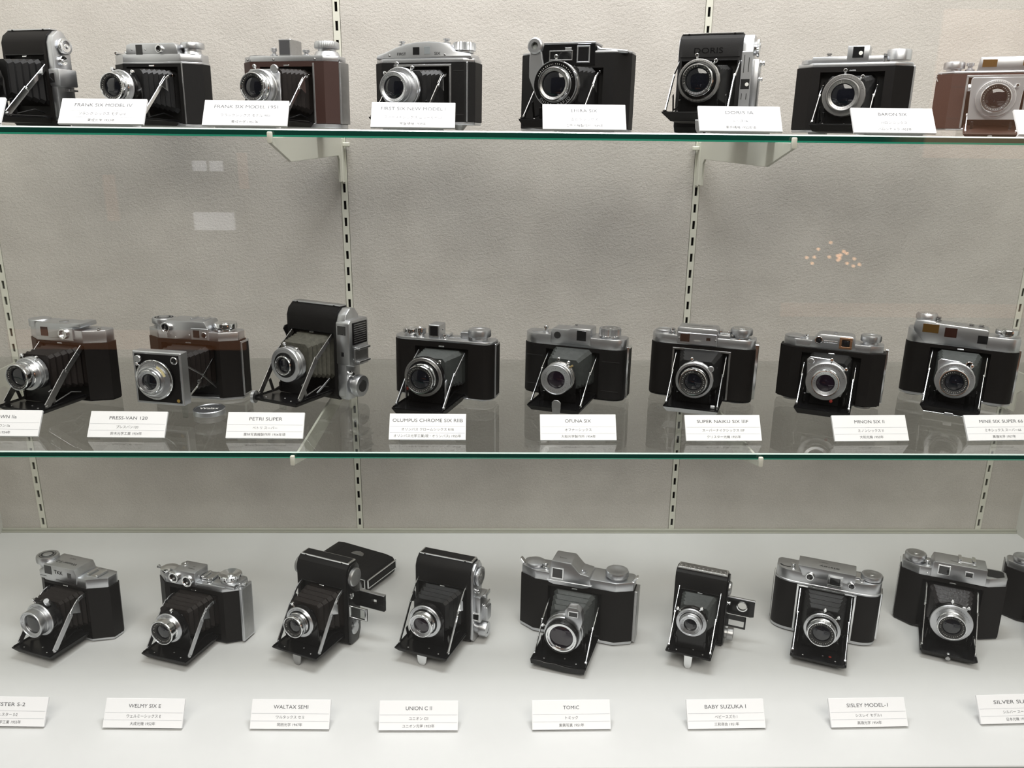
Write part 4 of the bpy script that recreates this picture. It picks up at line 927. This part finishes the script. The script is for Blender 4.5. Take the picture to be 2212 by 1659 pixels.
def c15():
    c = Cam(.4794, -.2346, ZM+.003, -25.2, 36, 'camera on the lower shelf with a bronze-framed finder window, second from the right', G2, 2)
    c.wide(134, 84, tp=11, bp=2, kind='oct', c=16, ey=12, ow=37.5, leather=LEATHER2, oz1=67, bottom=ENAMEL, ins=4)
    h = c.housing([(-30, 74), (30, 74), (26, 92), (23, 94), (-16, 94), (-20, 92), (-28, 82)], 2, 31, bev=1.6)
    c.porthole(-18, 85, 5.4, 2, h, proud=1); c.window(16, 84, 10, 9, 1.8, h, frame=mat('bronze_frame', (.33, .18, .10), .35, .8), fw=3)
    c.window(16, 84, 6, 6, 1.2, h)
    for z in (85, 82.5): c.p('relief_line', MB().box(-11, 6, 1.6, 2.4, z, z+.7, .1), BRIGHT, h)
    c.knob((46, 18, 84), 13, 12, 'disc', m=SATIN, n=40); c.p('film_dial', MB().lathe((-50, 18, 84), FZ, [(13.5, -.2), (13.5, 2), (11, 3.2)], 34), SATIN, c.topp); c.release(-35, 15, 84, 3, 5)
    c.release(2, 16, 94, 2.6, 2, SATIN, 'top_button', h)
    for x in (-46, 46): c.p('base_foot', MB().lathe((x, 18, -2.9), FZ, [(11, 0), (11, 3.2)], 28), DULL)
    c.side_door(1, 4, 78, 20, 25, BRIGHT, None, 2.5)
    c.bellows(56, 50, 44, 44, 42, 46, -46, 5, BELLOWS)
    c.bed(34, 77, 10.5, th=9, rivets=False); c.struts(.68, .38, .44, 4, BRIGHT, 'link')
    c.lens(71, 44, Rs=25, Rb=17, lb=10, ts=9, ring=SATIN, face=ENAMEL, case=SATIN, levers=(82, 40), name=SATIN, glass=LENS_P, Rg=11, std='corner', stdm=SATIN, ws=25, ringw=6)
    c.p('disc', MB().lathe((-21, -51.6, 67), (0, -1, 0), [(4, 0), (4, 2), (3.4, 2.4)], 18), SATIN)
    c.p('red_dot', MB().lathe((9, -62, 20), (0, -1, -.2), [(2, 0), (2, 1.5), (1.2, 1.8)], 14), RED)
def c16():
    c = Cam(.6622, -.2184, ZM+.003, -31, 36, 'rightmost camera on the lower glass shelf, three dark windows in its silver top', G2, 2)
    c.wide(139, 93, tp=19, bp=4, kind='round', c=16, ey=13, ow=37, leather=LEATHER2, oz1=70, ins=.8)
    h = c.housing([(-46, 76), (30, 76), (30, 100), (27, 102), (-34, 104), (-36, 106), (-60, 106), (-62, 96), (-60, 90)], -.6, 33, bev=1.6)
    c.window(-40, 96, 20, 12, -.7, h, glass=AMBER); c.window(-15, 93, 15, 13, -.7, h, glass=mat('reddish_window', (.035, .014, .010), .08)); c.window(24, 88, 12, 11, -.7, h); c.window(24, 88, 8, 6.5, -1.1, h)
    c.write('Mine Six', (-8, 14, 103.6), (1, 0, 0), (0, 1, 0), 2.4, parent=h)
    for x in (8, 20): c.release(x, 18, 102, 3, 3, DULL, 'shoe_screw', h)
    c.knob((-48, 18, 106), 14, 8, 'low', m=SATIN, top=BRIGHT); c.release(-32, 14, 105, 2.6, 6, DULL, parent=h); c.knob((51, 18, 93), 14, 10, 'disc', m=BRIGHT, n=44, name='rewind_knob')
    for x in (-52, 50): c.p('base_foot', MB().lathe((x, 18, -2.9), FZ, [(10, 0), (10, 3.3)], 28), AGED)
    c.side_door(1, 3, 76, 18, 24, BRIGHT, None, 2.5)
    c.bellows(56, 52, 44, 44, 40, 42, -44, 5, BELLOWS_G, d=3)
    c.bed(35, 79, 8, th=9, rivets=False); c.struts(.70, .36, .44, 4, BRIGHT, 'link')
    c.lens(71, 40, Rs=24, Rb=17.5, lb=12, ts=9, ring=SATIN, face=SATIN, case=SATIN, levers=(52,), name=ENGR, glass=LENS, Rg=11, std='corner', stdm=SATIN, ws=22, ringw=5, barrel=BRIGHT)
    c.porthole(14, 62, 5, -52, c.root, proud=3)
    c.p('bed_strip', MB().box(-30, 30, -78, -74, -2.2, -.8, .2), BRIGHT, c.bedo); c.p('bed_clip', MB().box(-5, 5, -80, -77, -3, 1.5, .4), AGED, c.bedo)
for fn in (c9, c10, c11, c12, c13, c14, c15, c16): fn()

def lens_cap():
    root = MB().lathe((0, 0, 0), FZ, [(19, 0.2), (20, .8), (20, 6.6), (19.3, 7.2), (18.3, 7.2), (18, 6.7)], 48).build('lens_cap', SATIN)
    root.location = (-.3377, -.276, ZM)
    tag(root, 'round silver lens cap lying on the lower glass shelf between two cards', 'lens cap')
    place_text(MB(), 'Walax', (0, 0, 6.95), (1, .05, 0), (-.05, 1, 0), 7, width=24).build('script', PAINTW, root)
lens_cap()

# ------------------------------------------------------------------ cameras on the upper glass shelf
def c1():
    c = Cam(-.5590, -.178, ZT, -18, 31, 'upright camera at the left end of the upper shelf, lens at the edge', G1, 1)
    c.tall(68, 114, te=9, el=1, zn0=14, zn1=84, cham=12, end=SATIN, strip=SATIN, stripin=SATIN, leather=LEATHER2)
    x = 34+9
    c.knob((x, 18, 95), 10, 6, 'disc', (1, 0, 0), BRIGHT, parent=c.endp, top=BRIGHT); c.knob((x, 13, 78), 6, 6, 'dish', (1, 0, 0), BRIGHT, parent=c.endp, name='small_knob', n=12)
    h = c.p('finder_housing', MB().box(34.2, x+7, -.6, 29, 47, 68, 1.5, seg=2), SATIN, c.endp)
    c.window(39, 57, 7, 11, -.7, h)
    g = MB()
    for z in (43, 24): g.box(x-.5, x+6, 14, 29, z-1.2, z+1.2, .3)
    c.p('shoe_rail', g, DULL, c.endp); c.release(x, 10, 15, 4, 7, parent=c.endp, axis=(1, 0, 0))
    c.bellows(54, 56, 52, 40, 42, 54, -48, 6, BELLOWS, y0=8)
    c.bed(31, 74, 10, th=7); c.struts(.62, .42, .31, 8, BRIGHT, 'link')
    c.lens(78, 53, x0=-3, Rs=22, Rb=17, lb=10, ts=14, levers=(75,))
def c2():
    c = Cam(-.4164, -.1436, ZT, -15, 36, 'silver-topped camera with a round porthole beside a square window, left part of the upper shelf', G1, 1.5)
    c.wide(131, 90, tp=12, bp=4, kind='oct', c=22, ey=14, ow=38, leather=LEATHER, oz1=74, top=SATIN)
    c.p('plate_rim', MB().prism(planpoly(131, 36, 'oct', 22, 14, .2), 'z', 77.5, 80, .5), SATIN, c.topp)
    h = c.housing([(-38, 88), (40, 88), (38, 100), (34, 103), (-30, 103), (-36, 101)], .8, 30, bev=1)
    c.window(-17, 95, 9.5, 12, .7, h); c.porthole(14, 95.5, 5.2, .7, h, proud=3.5); c.screws([(-28, 95), (-8, 95)], .7, DULL, 1, h)
    c.knob((50, 18, 94), 15, 10, 'disc', m=SATIN, n=16); c.p('knob_neck', MB().lathe((50, 18, 90), FZ, [(12, -.2), (10, 5)], 28), SATIN, c.topp)
    c.shoe(-52, 18, 90, 16, 18)
    c.p('face_edge', MB().box(43, 44.8, -.2, 1.4, 4, 78, .2), AGED, c.body)
    c.bellows(60, 54, 44, 44, 42, 46, -50, 7, BELLOWS)
    c.bed(34, 80, 7, th=6); c.struts(.70, .36, .50, 5, BRIGHT, 'curve')
    c.lens(81, 44, Rs=21, Rb=16.5, lb=15, ts=14, ring=SATIN, levers=(118, 48), name=ENGR, glass=LENS, Rg=11)
def c3():
    c = Cam(-.2343, -.1802, ZT, -17.3, 36, 'brown leather camera with a plain block finder on the upper shelf by the left standard', G1, 1.5)
    c.wide(136.5, 87, tp=7, bp=6, kind='oct', c=16, ey=12, ow=38, leather=BROWN, oz1=74, top=SATIN)
    for x in (-55, -18, 40): c.screws([(x, 82.5)], -.1, DULL, 1.4)
    h = c.p('direct_finder', MB().box(-12, 5, 4, 32, 87, 107, .8), AGED, c.topp); c.window(-3.5, 97, 14, 17, 4, h, glass=mat('smoked_glass', (.08, .08, .085), .2))
    c.knob((48, 18, 92), 15.5, 12, 'disc', m=SATIN, n=48); c.p('knob_cone', MB().lathe((48, 18, 87), FZ, [(17, -.2), (13.5, 5.5)], 32), SATIN, c.topp)
    c.release(-26, 16, 87, 4, 11, SATIN); c.release(20, 16, 87, 4.5, 8, SATIN, 'focus_button'); c.p('film_dial', MB().lathe((-48, 18, 87), FZ, [(13, -.2), (13, 1.4), (11, 2)], 30), AGED, c.topp)
    c.p('right_end', MB().box(66.5, 69.2, 11, 34, 6, 80, .5), AGED, c.body); c.p('door_edge', MB().box(36.6, 39, -.8, 1, 6, 78, .3), AGED, c.body)
    c.bellows(60, 54, 44, 44, 42, 46, -48, 7, BELLOWS_B)
    c.bed(35, 75, 7, th=6); c.struts(.72, .36, .50, 5, BRIGHT, 'curve')
    c.lens(80, 44, Rs=21.5, Rb=16.5, lb=14, ts=13, ring=SATIN, case=AGED, levers=(105,), name=ENGR, glass=LENS, Rg=11.5, std='square', stdm=SATIN, ws=22, button=(45, 30, 5, SATIN))
def c4():
    c = Cam(-.0630, -.1895, ZT+.006, -20, 36, 'dome-topped silver camera with ribbed leather panels in the middle of the upper shelf', G1, 1.5)
    c.wide(137, 79, tp=5, bp=4, kind='oct', c=12, ey=8, ow=38, leather=LEATHER, oz1=70, frame=AGED)
    arc = [(-66, 78.5), (66, 78.5), (64, 84), (42, 88), (36, 96)] + [(36-98*t, 97+3.2*math.sin(math.pi*t)-15*t**3) for t in (.15, .3, .45, .6, .75, .88)] + [(-64, 84)]
    h = c.housing(arc, 2, 32, bev=2, name='domed_cover')
    c.window(-9, 88, 9, 9, 2, h); c.window(6, 88.5, 8, 9, 2, h, glass=mat('silvered_glass', (.25, .27, .28), .15)); c.write('FIRST', (-29, 1.6, 84.5), FX, FZ, 3.4, parent=h, width=12); c.write('SIX', (20, 1.6, 84.5), FX, FZ, 3.4, parent=h, width=8)
    c.screws([(-46, 83), (30, 83)], 1.8, DULL, 1.3, h)
    c.knob((50, 17, 86), 14.5, 12, 'coarse', m=SATIN, n=24); c.release(-35, 17, 96.5, 4, 5, SATIN); c.release(26, 17, 97.5, 4.4, 6, SATIN, 'focus_button')
    for sg in (-1, 1):
        for z in (12, 64): c.p('leather_groove', MB().box(min(sg*42, sg*56), max(sg*42, sg*56), -.15, .4, z, z+.8), ENGR, c.body)
    c.p('right_edge', MB().box(59, 61, .5, 7, 4, 74, .3), SATIN, c.body); c.screws([(-52, 62)], -.1, BRIGHT, 2.5, c.body)
    c.p('tripod_foot', MB().lathe((45, 14, -5.8), FZ, [(5, 0), (10, 6.2)], 20), DULL)
    c.bellows(60, 50, 42, 44, 40, 40, -48, 6, BELLOWS)
    c.bed(36, 75, 6, th=6); c.struts(.74, .34, .54, 5, BRIGHT, 'curve')
    c.lens(82, 39, Rs=24, Rb=17.5, lb=16, ts=10, ring=SATIN, case=SATIN, levers=(98, 55), name=SATIN, glass=LENS, Rg=12.5, barrel=SATIN)
def c5():
    c = Cam(.1206, -.2440, ZT, -22.5, 36, 'black camera on the upper shelf with a ringed finder arm rising from its big lens', G1, 2)
    c.wide(138, 91, tp=3, bp=3, kind='oct', c=18, ey=12, ow=38, leather=LEATHER, oz1=72, ins=.2)
    o = c.p('finder_housing', MB().prism([(-40, 74), (28, 74), (27, 99), (-36, 99), (-40, 92)], 'y', -.5, 30, 1), ENAMEL, c.topp)
    c.p('chrome_rim', MB().prism([(-40, 91), (-36, 98.6), (27, 98.6), (27.5, 101), (-37, 101), (-42, 93)], 'y', -1, 31, .5), SATIN, c.topp)
    c.window(13, 87, 13, 16, -.6, o, frame=SATIN, fw=1.6); c.window(-15, 86, 27, 9, -.6, o, frame=DULL, fw=1.2)
    c.p('name_plate', MB().box(-10, -2, -1, 0, 92.5, 95, .2), AGED, o)
    c.p('right_shoulder', MB().prism([(28, 88), (66, 88), (66, 91), (32, 94), (28, 97)], 'y', 2, 32, .8), SATIN, c.topp)
    c.release(-55, 16, 91, 4, 8, SATIN)
    c.bellows(60, 54, 46, 44, 42, 48, -44, 5, BELLOWS)
    c.bed(37, 79, 10, th=9); c.struts(.74, .36, .48, 4.6, BRIGHT, 'curve')
    sh = c.lens(71, 48, Rs=26, Rb=18, lb=7, ts=14, ring=ENAMEL, face=ENAMEL, case=DULL, levers=(92,), name=DULL, glass=LENS, Rg=13.5, barrel=BRIGHT, namew=1.2, ringw=7.4, dial=False, button=(25, 22, 5, SATIN))
    for r in (25.6, 19.6): c.p('ring_line', MB().lathe((0, -64.3, 48), (0, -1, 0), [(r, -.4), (r, .5), (r-.8, .5), (r-.8, -.4)], 44, caps=False), SATIN, sh)
    g = MB(); arc_text(g, 'EHIRA  RAPID', (0, 48), 22.6, 225, 318, -64.75, 3.6); c.p('ring_lettering', g, SATIN, sh)
    a = c.p('finder_arm', MB().prism([(-27, 40), (-17, 62), (-17, 70), (-20, 84), (-33, 84), (-34, 78), (-34, 56)], 'y', -58, -54, .6), SATIN)
    c.p('arm_ring', MB().lathe((-27, -53, 90), (0, -1, 0), [(7.2, 0), (8.8, 1), (8.8, 7), (7.4, 8), (4, 8), (3.6, 4), (3.6, 0)], 32, caps=False), SATIN, a)
    c.p('arm_lens', MB().lathe((-27, -55.6, 90), (0, -1, 0), [(3.9, -.6), (3.8, .3), (0, .8)], 22), mat('pale_lens_glass', (.55, .58, .56), .08), a)
def c6():
    c = Cam(.2842, -.2427, ZT, -22.7, 34, 'tall black camera on the upper shelf with embossed leather and a slotted chrome end', G1, 2)
    c.tall(74, 113, te=13, el=1, zn0=14, zn1=82, cham=10, end=SATIN, strip=BRIGHT, stripin=BRIGHT)
    x = 37
    h = c.p('front_cover', MB().box(x+.3, x+13.2, -1.4, 3, 18, 92, .8), SATIN, c.endp)
    for a, z0, z1 in ((4, 68, 88), (9.5, 69, 85), (4, 38, 45), (9.5, 38, 45)): c.p('slot', MB().box(x+a-.4, x+a+.4, -1.7, -1.2, z0, z1), ENGR, h)
    c.p('finder_window', MB().box(x+2, x+12, -1.7, -1.2, 50, 61), BLACKIN, h); c.p('eye_hole', MB().lathe((x+9.2, -1.6, 55), (0, -1, 0), [(2.2, -.3), (2.2, .4), (0, .5)], 18), mat('bright_eyepiece', (.8, .8, .76), .4), h)
    c.p('side_housing', MB().box(x+12.5, x+21, 2, 28, 26, 84, 2, seg=2), SATIN, c.endp)
    c.knob((x+13, 16, 97), 10, 7, 'dish', (1, 0, 0), BRIGHT, parent=c.endp); c.release(x+21, 14, 80, 3, 5, parent=c.endp, axis=(1, 0, 0)); c.release(x+21, 14, 62, 2.4, 4, parent=c.endp, axis=(1, 0, 0), name='side_button')
    c.release(x+13, 12, 18, 4, 5, parent=c.endp, axis=(1, 0, 0), name='wind_button')
    c.write('DORIS', (-2, -.25, 93.5), FX, FZ, 6.5, ENAMEL, c.body, 'embossed_lettering', width=34)
    c.p('leather_border', MB().box(-35, 35, -.3, .2, 86, 86.8), ENAMEL, c.body)
    c.bellows(54, 52, 52, 42, 40, 52, -48, 5, BELLOWS, y0=8)
    c.bed(37.5, 76, 20, th=10, sl=9, foot=dict(w=6.5, x=8, y=0, m=AGED, top=10)); c.struts(.72, .40, .46, 4.4, BRIGHT, 'link')
    c.lens(76, 54, Rs=23.5, Rb=17, lb=9, ts=10, ring=DULL, face=ENAMEL, case=DULL, levers=(98, 50), name=ENGR, glass=LENS, Rg=13, ringw=3)
    g = MB(); arc_text(g, 'HELIO', (0, 54), 22, 248, 292, -67.8, 2.4); c.p('ring_lettering', g, ENGR)
def c7():
    c = Cam(.4747, -.2014, ZT+.002, -28.5, 36, 'wide black camera on the upper shelf with a silver block finder, grey lens', G1, 1.5)
    c.wide(138, 84, tp=5, bp=3.5, kind='oct', c=20, ey=13, ow=38, leather=LEATHER2, oz1=73, top=SATIN)
    c.housing([(-52, 83.5), (34, 83.5), (34, 92), (-50, 92)], 3, 30, name='top_deck', bev=1.2)
    h = c.housing([(0-9, 84), (17, 84), (17, 104), (-9, 104)], 2.4, 28, bev=1.2); c.window(4, 96, 13, 13, 2.3, h); c.p('eye_hole', MB().lathe((7, 1.8, 95), (0, -1, 0), [(2.4, -.2), (2.4, .4), (0, .5)], 18), mat('eyepiece_light', (.8, .8, .76), .4), h)
    c.release(-32, 16, 92, 3.2, 5, DULL); c.release(36, 16, 86, 3.6, 9, DULL, 'focus_button')
    c.knob((50, 18, 87), 14.5, 12, 'plain', m=SATIN); c.p('film_dial', MB().lathe((-50, 18, 86), FZ, [(15, -2.5), (15, 2), (13, 3)], 30), SATIN, c.topp)
    c.side_door(1, 3, 80, 14, 19, AGED, None, 2); c.p('tripod_foot', MB().box(-46, -24, 6, 22, -1.9, .8, .4), DULL)
    c.bellows(58, 52, 44, 42, 40, 42, -44, 5, BELLOWS)
    c.bed(33.5, 79, 8, th=9); c.struts(.72, .38, .46, 4.4, BRIGHT, 'link')
    c.lens(69, 41, Rs=24.5, Rb=18.5, lb=7, ts=9, ring=DULL, face=DULL, case=DULL, levers=(92, 48), name=DULL, glass=LENS, Rg=13, barrel=DULL, namew=3)
def c8():
    c = Cam(.6520, -.215, ZT+.007, -27, 34, 'reddish brown camera at the right end of the upper shelf, square chrome lens plate', G1, 1)
    c.wide(137, 71, tp=3, bp=2.5, kind='oct', c=18, ey=12, ow=33, leather=BROWN, oz1=64, frame=AGED)
    h = c.housing([(-24, 70), (40, 70), (40, 88), (-22, 88)], 4, 30, bev=2); c.window(-11, 80, 16, 9, 3.9, h, glass=AMBER); c.window(30, 80, 10, 7, 3.9, h, glass=AMBER)
    c.knob((-50, 17, 71), 12.5, 12, 'disc', m=SATIN, n=44); c.release(-32, 15, 71, 4.5, 11, SATIN)
    for sg in (-1, 1):
        for z in (14, 52): c.p('leather_groove', MB().box(min(sg*36, sg*50), max(sg*36, sg*50), -.15, .4, z, z+.8), ENGR, c.body)
    c.p('strap_hook', MB().tube([(-66, 10, 60), (-69, 8, 64), (-68, 8, 67)], .9, 8), BRIGHT)
    c.bellows(54, 50, 38, 44, 42, 36, -14, 3, BELLOWS)
    c.bed(30, 40, -4, th=7, sl=6, zh=6, m=mat('brown_enamel', (.05, .028, .022), .3)); c.struts(.3, .3, .3, 3.6, BRIGHT, 'rod', inner=False)
    sq = [(-27, 12), (27, 12), (29, 60), (27, 62), (-27, 62), (-29, 60)]
    c.lens(36, 37, Rs=22, Rb=16.5, lb=9, ts=8, ring=SATIN, face=ENAMEL, case=SATIN, levers=(35,), name=ENGR, glass=LENS, Rg=11.5, std=sq, stdm=SATIN, ringw=3)
    for sg in (-1, 1): c.p('side_knob', MB().lathe((sg*28.5, -16, 50), (sg, 0, 0), [(4.5, 0), (4.5, 3), (3.5, 3.6)], 18), SATIN)
    c.p('bed_button', MB().lathe((0, -36, -7), (0, -1, -.3), [(2.6, 0), (2.6, 2.5), (1.6, 3)], 16), AGED, c.bedo)
    riser = MB().box(-36, 36, -30, 30, -6.8, .2, .2)
    r = riser.build('acrylic_riser', CLEARP); r.location = c.root.location; r.rotation_euler = (0, 0, R_(-27)); tag(r, 'clear acrylic riser plate under the reddish brown camera', 'stand')
for fn in (c1, c2, c3, c4, c5, c6, c7, c8): fn()

# ------------------------------------------------------------------ the hall behind the viewer, with added glowing shapes, met only as faint reflections in the front pane
def emit(name, col, k):
    m = bpy.data.materials.new(name); m.use_nodes = True; n = m.node_tree.nodes; b = n['Principled BSDF']
    b.inputs['Base Color'].default_value = (*col, 1); b.inputs['Emission Color'].default_value = (*col, 1); b.inputs['Emission Strength'].default_value = k
    return m
def hall():
    struct('wall_rear', MB().box(-4200, 4600, -4320, -4220, -1400, 2600), mat('dim_hall_wall', (.10, .085, .075), .8))
    warm = emit('warm_backlit_panel', (1.0, .50, .30), .85); glow = emit('warm_lit_shelf', (1.0, .42, .20), .34); white = emit('white_lamp_panel', (.95, .95, 1.0), 2.2); bulb = emit('amber_bulb', (1.0, .55, .28), 9)
    Y = -3993
    def panel(name, x0, x1, z0, z1, m, label, cat, group=None):
        r = bpy.data.objects.new(name, None); COL.objects.link(r); r.location = ((x0+x1)/2000, -4.2, (z0+z1)/2000)
        tag(r, label, cat, group); cx, cz = (x0+x1)/2, (z0+z1)/2
        MB().box(x0-cx-12, x1-cx+12, -18, Y-18+4200, z0-cz-12, z1-cz+12, 4).build('housing', DARK, r)
        MB().box(x0-cx, x1-cx, Y-18+4200, Y+4200, z0-cz, z1-cz, 1).build('lit_face', m, r)
    panel('backlit_sign', 2120, 3000, 560, 1230, warm, 'large warm backlit sign panel across the hall, mirrored at the upper right', 'sign')  # glowing panel added for the warm patch mirrored in the pane
    panel('display_light', -2450, -1250, -430, -330, glow, 'long dim warm light strip across the hall, mirrored at the left', 'light', 'warm hall light strips')  # glowing strips added in place of a warm lit shelf, for the pane
    panel('display_light', 1500, 2800, -235, -165, glow, 'long dim warm light strip across the hall, mirrored at the right', 'light', 'warm hall light strips')
    for k, (x0, x1, z0, z1) in enumerate(((-1432, -1370, 462, 510), (-1350, -1290, 462, 510), (-1450, -1255, 180, 265))):
        panel('wall_lamp', x0, x1, z0, z1, white, ['small left white wall lamp of the upper hall pair', 'small right white wall lamp of the upper hall pair', 'broad white wall lamp below the hall pair'][k], 'lamp', 'white hall lamps')  # white glowing faces added to make pale squares in the pane
    for k, (x0, x1, z0, z1) in enumerate(((-1215, -1170, 380, 550), (-1870, -1815, 220, 440))):
        panel('wall_sconce', x0, x1, z0, z1, glow, ['narrow upright warm sconce beside the white hall lamps', 'narrow upright warm sconce at the far left of the hall'][k], 'lamp', 'warm hall sconces')  # glowing uprights added to make the orange streaks in the pane
    random.seed(3)
    r = bpy.data.objects.new('string_light', None); COL.objects.link(r); r.location = (1.8, -4.1, .02)  # bulbs added for the amber sparkle mirrored in the pane
    tag(r, 'cluster of tiny amber bulbs across the hall, mirrored at the right', 'string light')
    MB().box(-220, 240, -120, -100, -70, 75, 3).build('backing', DARK, r)
    for k in range(16):
        MB().lathe((random.uniform(-180, 190), -100, random.gauss(15, 26)), (0, 1, 0), [(6, 0), (9, 8), (5, 15), (1, 17)], 10).build('bulb', bulb, r)
hall()
